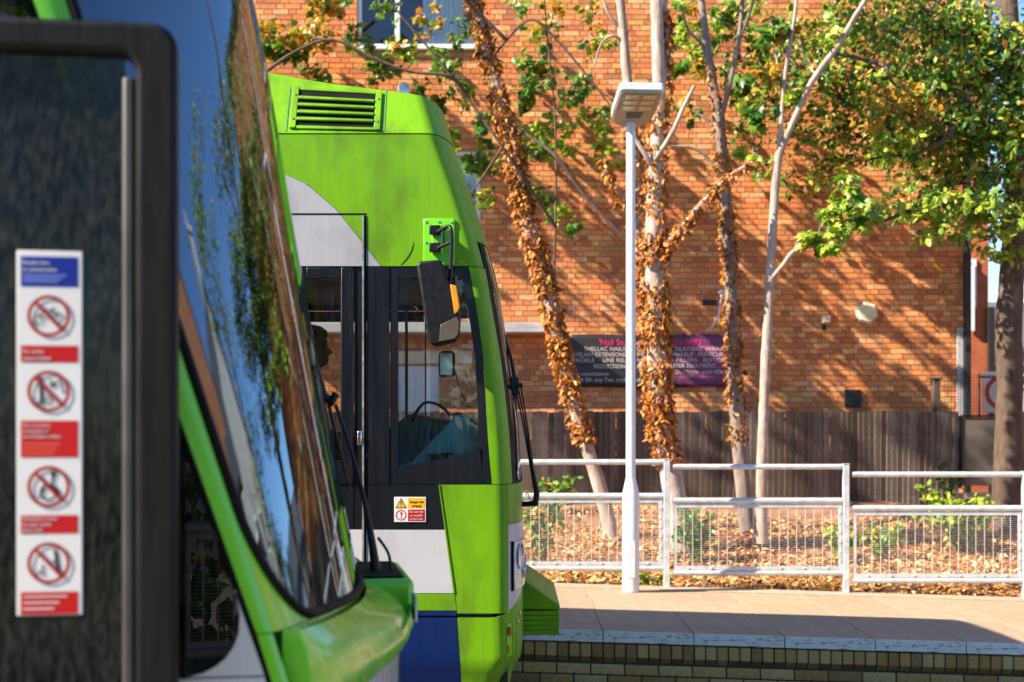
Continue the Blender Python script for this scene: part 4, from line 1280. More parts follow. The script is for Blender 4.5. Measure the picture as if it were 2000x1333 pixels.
# ================================================================== RAILINGS
def make_railing(w=1.5, h_top=1.08):
    """one panel: top rail, middle rail, bottom rail, mesh infill, right post; origin at the left post foot"""
    t = empty('railing_panel')
    post = MB(); post.box(w - .026, w + .026, -.026, .026, -.16, h_top); po = post.build('post', M['galv'], t, bevel=.004)
    mb = MB(); mb.box(w - .030, w + .030, -.030, .030, h_top + .0005, h_top + .006); mb.build('post_cap', M['galv'], po, bevel=.002)
    for nm, z, r_ in (('top_rail', h_top - .022, .024), ('middle_rail', h_top - .31, .026), ('bottom_rail', h_top - .925, .024)):
        mb = MB(); mb.tube([(.028, 0, z), (w - .028, 0, z)], r_, n=14); mb.build(nm, M['galv'], t)
    mb = MB()
    zt, zb = h_top - .352, h_top - .885
    mb.box(.035, w - .035, -.010, -.003, zt - .018, zt + .014); mb.box(.035, w - .035, -.010, -.003, zb - .014, zb + .018)
    mb.box(.035, .065, -.010, -.003, zb + .018, zt - .018); mb.box(w - .065, w - .035, -.010, -.003, zb + .018, zt - .018)
    fr = mb.build('mesh_frame', M['galv'], t, bevel=.002)
    for i in range(7):
        mb = MB(); mb.lathe([(.010, 0), (.010, .006), (.004, .010)], (.16 + i * (w - .32) / 6, -.010, zb + .002), n=8, N=(0, -1, 0)); mb.build('bolt', M['galv'], fr)
    for i in range(6):
        mb = MB(); mb.lathe([(.009, 0), (.009, .006), (.004, .010)], (w - .05, -.010, zb + .06 + i * (zt - zb - .12) / 5), n=8, N=(0, -1, 0)); mb.build('bolt', M['galv'], fr)
    mb = MB()
    for i in range(1, 19):
        x = .05 + i * (w - .1) / 19
        mb.tube([(x, 0, zb), (x, 0, zt)], .0032, n=5, cap=False)
    o = mb.build('upright_wires', M['wire'], t, smooth=False); o['kind'] = 'stuff'
    mb = MB()
    k = int((zt - zb) / .0185)
    for i in range(k):
        z = zb + .01 + i * .0185
        mb.tube([(.05, -.004, z), (w - .05, -.004, z)], .0012, n=4, cap=False)
    o = mb.build('cross_wires', M['wire'], t, smooth=False); o['kind'] = 'stuff'
    return t


proto = make_railing()
rail_spots = [(-1.71, 1.098, 'galvanised mesh railing panel mostly hidden behind the far tram front'),
              (-0.185, 1.440, 'galvanised mesh railing panel behind the lamp post, first from the tram'),
              (1.34, 1.400, 'galvanised mesh railing panel in the middle, second from the tram'),
              (2.865, 1.335, 'galvanised mesh railing panel farthest right in view'),
              (4.39, 1.28, 'galvanised mesh railing panel just beyond the right edge'),
              (5.915, 1.23, 'galvanised mesh railing panel at the foot of the ramp')]
for i, (x, ztop, lab) in enumerate(rail_spots):
    o = proto if i == 0 else copy_tree(proto)
    zt = ztop if i else 1.47
    o.location = (x, D_RAIL, zt - 1.08)
    tag(o, lab, 'railing', 'railing panels along the platform')

# ================================================================== FAR TRAM
FT = empty('far_tram', (0, 7.92, 0.0))
tag(FT, 'grimy green tram with white and blue panels at the far platform', 'tram')


def dense(tab, k=6):
    """a smooth curve through table points (monotone steps, Catmull-Rom)"""
    P = [Vector((a, b)) for a, b in tab]; out = []
    for i in range(len(P) - 1):
        p1, p2 = P[i], P[i + 1]; p0 = P[i - 1] if i else p1 * 2 - p2; p3 = P[i + 2] if i + 2 < len(P) else p2 * 2 - p1
        for j in range(k):
            t = j / k
            q = 0.5 * ((2 * p1) + (p2 - p0) * t + (2 * p0 - 5 * p1 + 4 * p2 - p3) * t * t + (3 * p1 - p0 - 3 * p2 + p3) * t ** 3)
            if not out or q.x > out[-1][0] + 1e-6 or tab[0][0] == 0: out.append((q.x, q.y))
    out.append(tuple(tab[-1]))
    return out


class Skin:
    """side of a vehicle that turns the corner into its front; u runs along the side, then round the corner"""
    def __init__(s, xs, W, curve):
        s.xs, s.W = dense(xs), W
        curve = dense(curve)
        s.arc = [(0.0, curve[0])]
        for a, b in zip(curve, curve[1:]):
            s.arc.append((s.arc[-1][0] + math.hypot(b[0] - a[0], b[1] - a[1]), b))
        s.total = s.arc[-1][0]

    def corner(s, z): return interp(s.xs, z)

    def P(s, u, z, side):
        x0, w = interp(s.xs, z), interp(s.W, z)
        if u <= x0: return Vector((u, side * w, z))
        q = min(u - x0, s.total)
        for (a, pa), (b, pb) in zip(s.arc, s.arc[1:]):
            if q <= b + 1e-9:
                t = (q - a) / (b - a)
                dx, dy = pa[0] + (pb[0] - pa[0]) * t, pa[1] + (pb[1] - pa[1]) * t
                break
        return Vector((x0 + dx, side * w * (1 - dy), z))

    def N(s, u, z, side):
        e = 2e-3
        du = s.P(u + e, z, side) - s.P(u - e, z, side); dz = s.P(u, z + e, side) - s.P(u, z - e, side)
        n = du.cross(dz) * (-side)
        return n.normalized()

    def panel(s, name, mat, root, side, G, na, nb, off=0.0, thick=0.03, both=False, parent=None, angle=40):
        """G(a, b) -> (u, z), a and b in 0..1; solid sheet following the skin"""
        mb = MB()
        for sd in ((-1, 1) if both else (side,)):
            fr = []; bk = []
            for j in range(nb + 1):
                for i in range(na + 1):
                    u, z = G(i / na, j / nb)
                    p, n = s.P(u, z, sd), s.N(u, z, sd)
                    fr.append(p + n * off); bk.append(p + n * (off - thick))
            K = len(fr); w = na + 1
            fs = []
            for j in range(nb):
                for i in range(na):
                    a = j * w + i
                    fs.append((a, a + 1, a + w + 1, a + w)); fs.append((K + a, K + a + w, K + a + w + 1, K + a + 1))
            for i in range(na):
                fs.append((i, K + i, K + i + 1, i + 1)); q = nb * w + i; fs.append((q, q + 1, K + q + 1, K + q))
            for j in range(nb):
                a = j * w; fs.append((a, a + w, K + a + w, K + a)); a = j * w + na; fs.append((a, K + a, K + a + w, a + w))
            mb.add(fr + bk, fs)
        return mb.build(name, mat, parent or root, angle=angle)


def rows(tab):
    """G from rows of (z, u_left, u_right)"""
    L = [(r[0], r[1]) for r in tab]; Rr = [(r[0], r[2]) for r in tab]
    z0, z1 = tab[0][0], tab[-1][0]
    def G(a, b):
        z = z0 + (z1 - z0) * b
        l, r = interp(L, z), interp(Rr, z)
        return (l + (r - l) * a, z)
    return G


def rows_c(tab, k=.45):
    """rows whose columns break at the corner of the skin, so that the bend is followed"""
    L = [(r[0], r[1]) for r in tab]; Rr = [(r[0], r[2]) for r in tab]
    z0, z1 = tab[0][0], tab[-1][0]
    def G(a, b):
        z = z0 + (z1 - z0) * b
        l, r, c = interp(L, z), interp(Rr, z), FS.corner(z) - .012
        return (l + (c - l) * a / k if a < k else c + (r - c) * (a - k) / (1 - k), z)
    return G


FXS = [(0.2, -.17), (0.55, -.12), (0.62, -.078), (0.85, -.075), (1.40, -.076), (1.47, -.080), (1.75, -.095), (2.05, -.135), (2.30, -.175), (2.472, -.205), (2.75, -.285), (3.087, -.405), (3.30, -.47), (3.45, -.52)]
FW = [(0.2, 1.20), (0.60, 1.31), (0.62, 1.32), (3.087, 1.32), (3.43, 1.13)]
FC = [(0, 0), (.020, .0015), (.037, .007), (.051, .018), (.067, .043), (.085, .080), (.102, .125), (.116, .19), (.125, .30), (.130, .50), (.132, .70), (.133, 1.0)]
FS = Skin(FXS, FW, FC)
END = 9.0           # past the centre line (clamped)
XL = -8.5


def fu(px): return (px - 1000) / 420.9
def fz(py): return EYE - (py - HORIZON) / 420.9


def front_to(z, s): return FS.corner(z) + s


sw = [(2.472, -.606), (2.574, -.684), (2.731, -.808), (2.854, -.95), (2.914, -1.081), (2.96, -1.5), (2.99, -3.0), (3.0, -8.49)]


def crest(u): return interp([(-9, 3.43), (-1.2, 3.425), (-.83, 3.36), (-.468, 3.30), (-.30, 3.28), (0.2, 3.26), (1.0, 3.25), (3, 3.24)], u)


TOT = FS.total
for sd in (-1, 1):
    nr = sd == -1
    # roof edge panel, tilted inwards
    def Gf(a, b):
        b_ = b
        s_ = 0.0
        if a < .5: u = XL + (-1.2 - XL) * a / .5
        elif a < .7: u = None
        else: u = None; s_ = ((a - .7) / .3) ** 1.6 * TOT
        if u is not None: return (u, 3.092 + (crest(u) - 3.092) * b_)
        zc = 3.092 + (interp([(.5, 3.425), (.59, 3.36), (.7, 3.30), (.8, 3.28), (1, 3.25)], a) - 3.092) * b_
        e = FS.corner(zc)
        return ((-1.2 + (e + 1.2) * (a - .5) / .2) if a < .7 else e + s_, zc)
    FS.panel('roof_edge', M['green'], FT, sd, Gf, 60, 5)
    FS.panel('upper_panel', M['green'], FT, sd, rows_c([(2.474, -.606, front_to(2.474, .10))] + [(z, u, front_to(z, .10)) for z, u in sw[1:]] + [(3.084, XL, front_to(3.084, .10))]), 24, 26)
    FS.panel('front_header', M['green'], FT, sd, rows([(2.60, front_to(2.60, .102), front_to(2.60, TOT)), (3.084, front_to(3.084, .102), front_to(3.084, TOT))]), 16, 10, off=-.002)
    FS.panel('upper_white_panel', M['white_dull'], FT, sd, rows([(2.474, XL, -.609)] + [(z, XL, u - .003) for z, u in sw[1:]]), 8, 26)
    # black band with the windows
    if nr:
        FS.panel('pillar_panel', M['black'], FT, sd, rows([(1.462, fu(716.5), fu(760)), (2.470, fu(716.5), fu(760))]), 2, 6)
        FS.panel('pillar_panel', M['black'], FT, sd, rows([(1.254, fu(691.5), fu(706)), (2.470, fu(691.5), fu(706))]), 2, 6, off=-.012)
    else:
        FS.panel('saloon_window', M['pane'], FT, sd, rows([(1.452, -2.2, -1.10), (2.40, -2.2, -1.10)]), 2, 2, off=-.01, thick=.006)
        FS.panel('pillar_panel', M['black'], FT, sd, rows([(1.452, -1.095, -1.06), (2.40, -1.095, -1.06)]), 2, 2)
        FS.panel('cab_window', M['pane'], FT, sd, rows([(1.452, -1.055, fu(760)), (2.40, -1.055, fu(760))]), 2, 2, off=-.01, thick=.006)
        FS.panel('window_header', M['black'], FT, sd, rows([(2.402, -2.2, fu(760)), (2.470, -2.2, fu(760))]), 3, 2)
        FS.panel('window_pillar', M['black'], FT, sd, rows([(1.452, -2.895, -2.205), (2.358, -2.895, -2.205)]), 1, 2)
        FS.panel('door_kick_panel', M['black'], FT, sd, rows([(1.254, -2.2, fu(716)), (1.449, -2.2, fu(716))]), 3, 2, off=-.01)
    FS.panel('lower_black_panel', M['black'], FT, sd, rows([(1.254, fu(716.5), fu(869.5)), (1.459, fu(716.5), fu(857.5))]), 4, 3)
    # driver's door window: frame and pane
    x0, x1, x2, x3 = fu(575), fu(597), fu(665), fu(690)
    z0, z1, z2, z3 = fz(946), fz(900), fz(546), fz(522)
    if not nr: x0 = None
    mb = MB()
    yy0, yy1 = sd * 1.318, sd * 1.285
    ya, yb_ = min(yy0, yy1), max(yy0, yy1)
    if nr:
        mb.box(x0, x1, ya, yb_, z0, z3); mb.box(x2, x3, ya, yb_, z0, z3); mb.box(x1, x2, ya, yb_, z0, z1); mb.box(x1, x2, ya, yb_, z2, z3)
        df = mb.build('door_window_frame', M['black'], FT, bevel=.006)
        mb = MB(); mb.box(x1 + .001, x2 - .001, sd * 1.300 - .003, sd * 1.300 + .003, z1 + .001, z2 - .001)
        mb.build('pane', M['pane'], df, smooth=False)
        FS.panel('door_kick_panel', M['black'], FT, sd, rows([(1.254, fu(575), fu(690)), (z0 - .003, fu(575), fu(690))]), 2, 2, off=-.01)
    # saloon side further back
    xe_ = fu(573) if nr else -2.21
    FS.panel('saloon_panel', M['black'], FT, sd, rows([(1.254, XL, xe_), (1.45, XL, xe_)]), 3, 2)
    FS.panel('saloon_panel', M['black'], FT, sd, rows([(2.36, XL, xe_), (2.470, XL, xe_)]), 3, 2)
    for (a, b) in ((-2.75, -1.22), (-4.4, -2.9), (-6.1, -4.6), (-7.9, -6.3))[0 if nr else 1:]:
        FS.panel('saloon_window', M['pane_dark'], FT, sd, rows([(1.452, a, b), (2.358, a, b)]), 2, 2, off=-.01, thick=.006)
    for (a, b) in ((-1.218, fu(573)), (-2.898, -2.752), (-4.598, -4.402), (-6.298, -6.102), (XL, -7.902))[0 if nr else 2:]:
        FS.panel('window_pillar', M['black'], FT, sd, rows([(1.452, a, b), (2.358, a, b)]), 1, 2)
    # cab side window: black surround, pane
    we = [(1.461, -.095), (1.62, -.110), (2.05, -.134), (2.30, -.170), (2.470, -.203)]
    def wr(z): return interp(we, z)
    sur = FS.panel('cab_window_surround', M['black'], FT, sd, rows([(1.462, fu(762), fu(777 if nr else 766)), (2.470, fu(762), fu(777 if nr else 766))]), 2, 8, off=-.004)
    FS.panel('surround_edge', M['black'], FT, sd, rows([(z, wr(z) - .038, wr(z) - .001) for z, _ in [(1.462, 0), (1.62, 0), (2.05, 0), (2.30, 0), (2.470, 0)]]), 3, 12, off=-.004, parent=sur)
    FS.panel('surround_edge', M['black'], FT, sd, rows([(2.425, fu(777.5), wr(2.425) - .039), (2.470, fu(777.5), wr(2.47) - .039)]), 6, 2, off=-.004, parent=sur)
    FS.panel('surround_edge', M['black'], FT, sd, lambda a, b: ((fu(777.5) + (wr(1.5) - .039 - fu(777.5)) * a), 1.462 + (1.535 + .085 * a - 1.462) * b), 8, 3, off=-.004, parent=sur)
    FS.panel('cab_window', M['pane'], FT, sd, lambda a, b: ((fu(777) + (wr(1.52 + .9 * b) - .038 - fu(777)) * a), 1.52 + .92 * b), 6, 10, off=-.010, thick=.006)
    # pillar and lower body
    FS.panel('windscreen_pillar', M['green'], FT, sd, rows([(z, wr(z) + .002, front_to(z, .118)) for z in (1.462, 1.62, 1.85, 2.05, 2.30, 2.470)]), 12, 14)
    def le(z): return interp([(.954, fu(888)), (1.459, fu(858))], z)
    FS.panel('corner_panel', M['green'], FT, sd, rows([(.862, fu(893), front_to(.862, .066)), (.954, fu(888) + .003, front_to(.954, .066)), (1.262, le(1.262) + .003, front_to(1.262, .066)), (1.264, le(1.264) + .003, front_to(1.264, TOT)), (1.459, le(1.459) + .003, front_to(1.459, TOT))]) if False else
             rows([(.862, fu(893), front_to(.862, .066)), (.954, fu(888) + .003, front_to(.954, .066)), (1.459, le(1.459) + .003, front_to(1.459, .066))]), 14, 12)
    FS.panel('nose_panel', M['green'], FT, sd, rows([(1.275, front_to(1.275, .068), front_to(1.275, TOT)), (1.459, front_to(1.459, .068), front_to(1.459, TOT))]), 20, 5)
    FS.panel('front_white_panel', M['white'], FT, sd, lambda a, b: (front_to(1.0, .068) + a * (TOT - .068), (.862 + .11 * min(1, a * 3.2)) + (1.272 - .862 - .11 * min(1, a * 3.2)) * b), 24, 6)
    FS.panel('lower_white_panel', M['white'], FT, sd, rows([(.956, XL, fu(888) - .006), (1.250, XL, fu(870) - .004)]), 4, 5)
    FS.panel('trim_strip', M['green'], FT, sd, rows([(.956, fu(888) - .005, fu(888) + .0015), (1.459, fu(858) - .004, fu(858) + .0015)]), 1, 4, off=.004, thick=.02)
    FS.panel('waist_strip', M['green'], FT, sd, rows([(.876, XL, fu(893) - .003), (.953, XL, fu(888) - .001)]), 4, 2)
    FS.panel('skirt_blue', M['blue'], FT, sd, rows([(.852, XL, fu(893) - .003), (.873, XL, fu(893) - .003)]), 3, 1)
    FS.panel('skirt_blue', M['blue'], FT, sd, rows([(.25, XL, fu(903)), (.60, XL, fu(900) - .002), (.842, XL, fu(893) - .003)]), 4, 12)
    def Gs(a, b):
        u0 = fu(893)
        u = u0 + a * (FS.corner(.8) + TOT - u0)
        sft = max(0, u - FS.corner(.8))
        zt = .842 + .11 * min(1, sft / .30)
        z = .25 + (zt - .25) * b
        ul = interp([(.25, fu(903)), (.60, fu(900)), (.842, u0)], min(z, .842))
        return (ul + a * (FS.corner(z) + TOT - ul), z)
    FS.panel('bumper', M['green'], FT, sd, Gs, 40, 16)
    # headlamp cluster on the corner
    hl = FS.panel('headlamp_panel', M['white_near'], FT, sd, rows([(.965, front_to(.965, .105), front_to(.965, .33)), (1.02, front_to(1.02, .10), front_to(1.02, .36)), (1.17, front_to(1.17, .10), front_to(1.17, .38)), (1.185, front_to(1.185, .105), front_to(1.185, .36))]), 14, 8, off=.014, thick=.012)
    FS.panel('gasket', M['black_edge'], FT, sd, rows([(.958, front_to(.958, .094), front_to(.958, .104)), (1.19, front_to(1.19, .094), front_to(1.19, .104))]), 2, 6, off=.010, thick=.012, parent=hl)
    for (s_, z_, r_) in ((.17, 1.115, .058), (.235, 1.045, .040), (.31, 1.06, .038)):
        u_ = front_to(z_, s_)
        n_ = FS.N(u_, z_, sd)
        mb = MB(); mb.lathe([(r_ * 1.08, 0), (r_ * 1.08, .006), (r_, .006), (r_ * .9, -.001), (.001, -.004)], FS.P(u_, z_, sd) + n_ * .0145, n=22, N=n_)
        mb.build('headlamp', [M['lamp_glass']], hl, angle=50)
    # marker lights in the bumper recess
    rc = FS.panel('light_recess', M['green_near'], FT, sd, rows([(.655, front_to(.655, .055), front_to(.655, .098)), (.81, front_to(.81, .055), front_to(.81, .098))]), 4, 4, off=.003, thick=.006)
    FS.panel('tail_lamp', M['red_lens'], FT, sd, rows([(.755, front_to(.755, .058), front_to(.755, .078)), (.795, front_to(.795, .058), front_to(.795, .078))]), 2, 2, off=.010, thick=.008, parent=rc)
    FS.panel('turn_lamp', M['amber'], FT, sd, rows([(.672, front_to(.672, .058), front_to(.672, .068)), (.71, front_to(.71, .058), front_to(.71, .068))]), 2, 2, off=.010, thick=.008, parent=rc)
    FS.panel('recess_frame', M['green_near'], FT, sd, rows([(.65, front_to(.65, .100), front_to(.65, .108)), (.815, front_to(.815, .100), front_to(.815, .108))]), 2, 2, off=.007, thick=.008, parent=rc)
    for z_ in (.80, .835):
        u_ = front_to(z_, .17 + (z_ - .8) * 1.1); n_ = FS.N(u_, z_, sd)
        mb = MB(); mb.lathe([(.012, 0), (.012, .004), (.006, .007)], FS.P(u_, z_, sd) + n_ * .001, n=10, N=n_); mb.build('bolt', M['alu'], FT)
    # dark seams and seals
    FS.panel('body_seam', M['black_edge'], FT, sd, lambda a, b: (XL + a * (FS.corner(.85) - XL), .844 + b * .006), 4, 1, off=-.004, thick=.02)
    FS.panel('door_seal', M['black_edge'], FT, sd, rows([(2.711, -2.2, fu(716)), (2.719, -2.2, fu(716))]), 3, 1, off=.001, thick=.02)
    FS.panel('door_seal', M['black_edge'], FT, sd, rows([(.90, fu(711.5), fu(715.5)), (2.708, fu(711.5), fu(715.5))]), 1, 6, off=.003, thick=.02)
    FS.panel('door_edge', M['alu'], FT, sd, rows([(.90, fu(707.5), fu(711)), (2.708, fu(707.5), fu(711))]), 1, 6, off=.008, thick=.02)

# windscreen
FS.panel('windscreen', M['screen'], FT, -1, rows([(1.474, front_to(1.474, .165), front_to(1.474, TOT)), (2.04, front_to(2.04, .165), front_to(2.04, TOT)), (2.59, front_to(2.59, .165), front_to(2.59, TOT))]), 20, 12, off=-.002, thick=.006, both=True)
for sd in (-1, 1): FS.panel('windscreen_gasket', M['black_edge'], FT, sd, rows([(z, front_to(z, .120), front_to(z, .163)) for z in (1.462, 2.04, 2.59)]), 4, 12, off=.001)
FS.panel('windscreen_gasket', M['black_edge'], FT, -1, rows([(1.461, front_to(1.461, .163), front_to(1.461, TOT)), (1.473, front_to(1.473, .163), front_to(1.473, TOT))]), 16, 1, off=.001, both=True)

# roof
mb = MB(); L = []
for i in range(40):
    a = i / 39
    if a < .6: u = XL + (-.6 - XL) * a / .6
    elif a < .7: u = -.6 + .2 * (a - .6) / .1
    else: u = -.40 + (a - .7) / .3 * TOT
    z = crest(u)
    if a >= .7: u = FS.corner(z) + (a - .7) / .3 * TOT
    L.append(FS.P(u, z - .004, -1))
vs = []
for p in L:
    for k in range(9):
        t = k / 8; y = p.y + (-2 * p.y) * t
        vs.append((p.x, y, p.z + .05 * (1 - (2 * t - 1) ** 2) * min(1, abs(p.y))))
mb.add(vs, [(i * 9 + k, (i + 1) * 9 + k, (i + 1) * 9 + k + 1, i * 9 + k + 1) for i in range(39) for k in range(8)])
mb.build('roof', M['green'], FT)
# interior shell
mb = MB(); mb.box(XL, -.02, -1.24, 1.24, .32, .84); mb.build('floor', M['interior'], FT)
mb = MB(); mb.box(XL, -.30, -1.25, 1.25, 2.50, 2.54); mb.build('ceiling', M['interior'], FT)
mb = MB(); mb.box(-2.30, -2.26, -1.2, 1.2, .84, 2.5); mb.build('cab_bulkhead', M['interior_grey'], FT)
mb = MB(); mb.box(XL, XL + .05, -1.25, 1.25, .3, 3.3); mb.build('end_wall', M['interior'], FT)

# roof vent with slats
def fp(px, py, d=6.68):
    p = at(px, py, d); return p.x, p.z


vt = empty('roof_vent'); vt.parent = FT
ua, ub, za, zb_ = -1.035, -.612, 3.112, 3.335


def VP(u, v, off):
    z = za + (zb_ - .018 * (u - ua) / (ub - ua) - za) * v - .012 * (u - ua) / (ub - ua)
    return FS.P(u, z, -1) + FS.N(u, z, -1) * off


def vent_box(name, u0, u1, v0, v1, o0, o1, mat, bev=.003):
    mb = MB()
    vs = [VP(u, v, o) for o in (o0, o1) for v in (v0, v1) for u in (u0, u1)]
    mb.add(vs, [(0, 2, 3, 1), (4, 5, 7, 6), (0, 1, 5, 4), (2, 6, 7, 3), (0, 4, 6, 2), (1, 3, 7, 5)])
    return mb.build(name, mat, vt, bevel=bev)


vent_box('vent_back', ua + .03, ub - .03, .06, .94, .0015, .004, M['black_edge'])
vent_box('vent_side', ua, ua + .030, 0, 1, .001, .014, M['green']); vent_box('vent_side', ub - .030, ub, 0, 1, .001, .014, M['green'])
vent_box('vent_bottom', ua + .031, ub - .031, 0, .07, .001, .010, M['green']); vent_box('vent_top', ua + .031, ub - .031, .93, 1, .001, .010, M['green'])
for v in (.21, .38, .55, .72):
    vent_box('slat', ua + .031, ub - .031, v - .035, v + .035, .006, .020, M['green'], .005)
for (u, v) in ((ua + .015, .2), (ua + .015, .78), (ub - .015, .2), (ub - .015, .78)):
    n_ = FS.N(u, 3.2, -1); mb = MB(); mb.lathe([(.006, 0), (.006, .003), (.002, .004)], VP(u, v, .014), n=8, N=n_); mb.build('screw', M['rail'], vt)
# roof horn
mb = MB(); c = Vector((at(787, 180, 6.85).x, 6.85 - 7.92, 3.335))
mb.lathe([(.026, 0), (.030, .012), (.030, .03), (.012, .034)], c + Vector((-.005, 0, .012)), n=16, N=(.5, -.85, .2)); mb.box(c.x - .018, c.x + .018, c.y - .012, c.y + .02, c.z - .03, c.z + .006)
mb.build('roof_horn', M['alu'], FT)

# mirror plate, arms and housing
ys = -1.32
mp = MB(); mp.box(fu(827), fu(888), ys - .010, ys - .001, fz(519), fz(428)); mpo = mp.build('mirror_plate', M['green_near'], FT, bevel=.008)
mp = MB(); mp.box(fu(843), fu(866), ys - .030, ys - .011, fz(500), fz(440)); mp.build('bracket_block', M['green_near'], mpo, bevel=.012)
for (px, py) in ((832, 434), (857, 434), (882, 435), (832, 474), (884, 476), (884, 514)):
    mb = MB(); mb.lathe([(.0055, 0), (.0055, .003), (.002, .004)], (fu(px), ys - .0105, fz(py)), n=8, N=(0, -1, 0)); mb.build('screw', M['alu'], mpo)
for py in (452, 486):
    mb = MB(); mb.box(fu(840), fu(862), ys - .075, ys - .031, fz(py + 10), fz(py - 8)); mb.build('arm_clamp', M['rubber'], mpo, bevel=.005)
yt = ys - .13
def mm(px, py, d=6.46):
    p = at(px, py, d); return Vector((p.x, p.y - 7.92, p.z))
mb = MB(); a_, b_ = smooth_line([mm(852, 455, 6.54), mm(866, 447, 6.50), mm(875, 443, 6.48), mm(881, 449, 6.46), mm(882, 480, 6.46), mm(880, 530, 6.46), mm(879, 560, 6.46)], [.0095] * 7, 5); mb.tube(a_, b_, n=12); mb.build('mirror_arm', M['rubber'], FT)
mb = MB(); mb.tube([mm(852, 487, 6.54), mm(866, 480, 6.50), mm(880, 474, 6.47)], .008, n=10); mb.tube([mm(866, 448, 6.50), mm(866, 481, 6.50)], .006, n=8); mb.build('mirror_arm', M['rubber'], FT)
ol = [(815, 520), (822, 514), (862, 511), (868, 522), (871, 545), (880, 556), (893, 561), (900, 612), (897, 655), (890, 668), (850, 677), (841, 672), (836, 655)]
mb = MB(); o3 = [(mm(px, py).x, mm(px, py).z) for px, py in ol]; mb.prism(o3, yt - .085, yt + .065)
mh = mb.build('mirror_housing', M['rubber'], FT, bevel=.014, seg=3)
mb = MB(); mb.prism([(mm(*q).x, mm(*q).z) for q in ((880.5, 559), (893, 562), (899, 603), (896, 612), (889, 617))], yt - .092, yt + .02); mb.build('marker_lens', M['amber'], mh, bevel=.004)
mb = MB(); mb.prism([(mm(*q).x, mm(*q).z) for q in ((862, 637), (893, 622), (898, 630), (896, 655), (889, 664), (859, 670))], yt - .089, yt - .082); mb.build('mirror_cover', simple('bronze_plastic', (.10, .075, .06), .25), mh, bevel=.002)

# panel joints beside the vent and a dark scuff
for u_ in (-1.052, -.596):
    FS.panel('panel_joint', simple('joint_strip', (.10, .26, .06), .5), FT, -1, lambda a, b: (u_ - .004 + .008 * a, 3.10 + (.235 - .03 * (u_ + 1.05)) * b), 1, 4, off=.0025, thick=.003)
mb = MB(); a_, b_ = smooth_line([Vector((fu(783), ys - .0005, fz(518))), Vector((fu(794), ys - .0005, fz(505))), Vector((fu(803), ys - .0005, fz(490))), Vector((fu(808), ys - .0005, fz(474)))], [.0012, .002, .0022, .001], 5); mb.tube(a_, b_, n=6); mb.build('scuff_mark', simple('scuff', (.03, .05, .01), .8), FT)
# lock
mb = MB(); mb.box(fu(698), fu(707), ys - .012, ys + .012, fz(870), fz(842)); lk = mb.build('door_lock', M['chrome'], FT, bevel=.005)
mb = MB(); mb.box(fu(701), fu(704), ys - .016, ys - .0125, fz(862), fz(850)); mb.build('keyhole', M['sticker_dark_red'], lk)

# warning sticker
st = MB(); sx0, sx1, sz0, sz1 = fu(770), fu(832), fz(1020), fz(971)
st.box(sx0, sx1, ys - .004, ys - .001, sz0, sz1); st = st.build('warning_sticker', M['sticker_white'], FT, bevel=.001)
q = .0045
def flat(name, mat, pts, y, par):
    mb = MB(); n = len(pts); mb.add([(x, y, z) for x, z in pts], [tuple(range(n))]); return mb.build(name, mat, par, smooth=False)
def rect(x0, x1, z0, z1): return [(x0, z0), (x1, z0), (x1, z1), (x0, z1)]
def ring(name, mat, cx, cz, r0, r1, y, par, n=36):
    mb = MB(); vs = [(cx + r_ * math.cos(2 * math.pi * i / n), y, cz + r_ * math.sin(2 * math.pi * i / n)) for r_ in (r0, r1) for i in range(n)]
    mb.add(vs, [(i, (i + 1) % n, n + (i + 1) % n, n + i) for i in range(n)]); return mb.build(name, mat, par, smooth=False)
flat('yellow_field', M['sticker_yellow'], rect(fu(797), fu(830), fz(993), fz(973)), ys - q, st)
flat('red_field', M['sticker_red'], rect(fu(797), fu(830), fz(1018), fz(995.5)), ys - q, st)
flat('triangle_border', M['ink'], [(fu(772.5), fz(993)), (fu(794.5), fz(993)), (fu(783.5), fz(973))], ys - q, st)
flat('triangle', M['sticker_yellow'], [(fu(775), fz(991.5)), (fu(792), fz(991.5)), (fu(783.5), fz(976))], ys - q - .0005, st)
flat('exclamation_bar', M['ink'], [(fu(783), fz(987)), (fu(784), fz(987)), (fu(784.7), fz(979)), (fu(782.3), fz(979))], ys - q - .001, st); flat('exclamation_dot', M['ink'], rect(fu(782.7), fu(784.3), fz(990), fz(988.3)), ys - q - .001, st)
ring('prohibition_ring', M['sticker_red'], fu(783.5), fz(1006.5), .0200, .0245, ys - q, st)
flat('exclamation_bar', M['sticker_red'], [(fu(782.9), fz(1008)), (fu(784.1), fz(1008)), (fu(785), fz(1000)), (fu(782), fz(1000))], ys - q - .001, st); flat('exclamation_dot', M['sticker_red'], rect(fu(782.4), fu(784.6), fz(1012.2), fz(1009.8)), ys - q - .001, st)
for i, tx in enumerate(('Danger risk', 'of death')):
    lettering(tx, fu(813.5), fz(982.5 + i * 8), ys - q - .001, .0155, M['ink'], st, align='CENTER', sx=.88)
for i, tx in enumerate(('Do not ride', 'on outside', 'of the tram')):
    lettering(tx, fu(813.5), fz(1002 + i * 7), ys - q - .001, .0150, M['sticker_white'], st, align='CENTER', sx=.88)

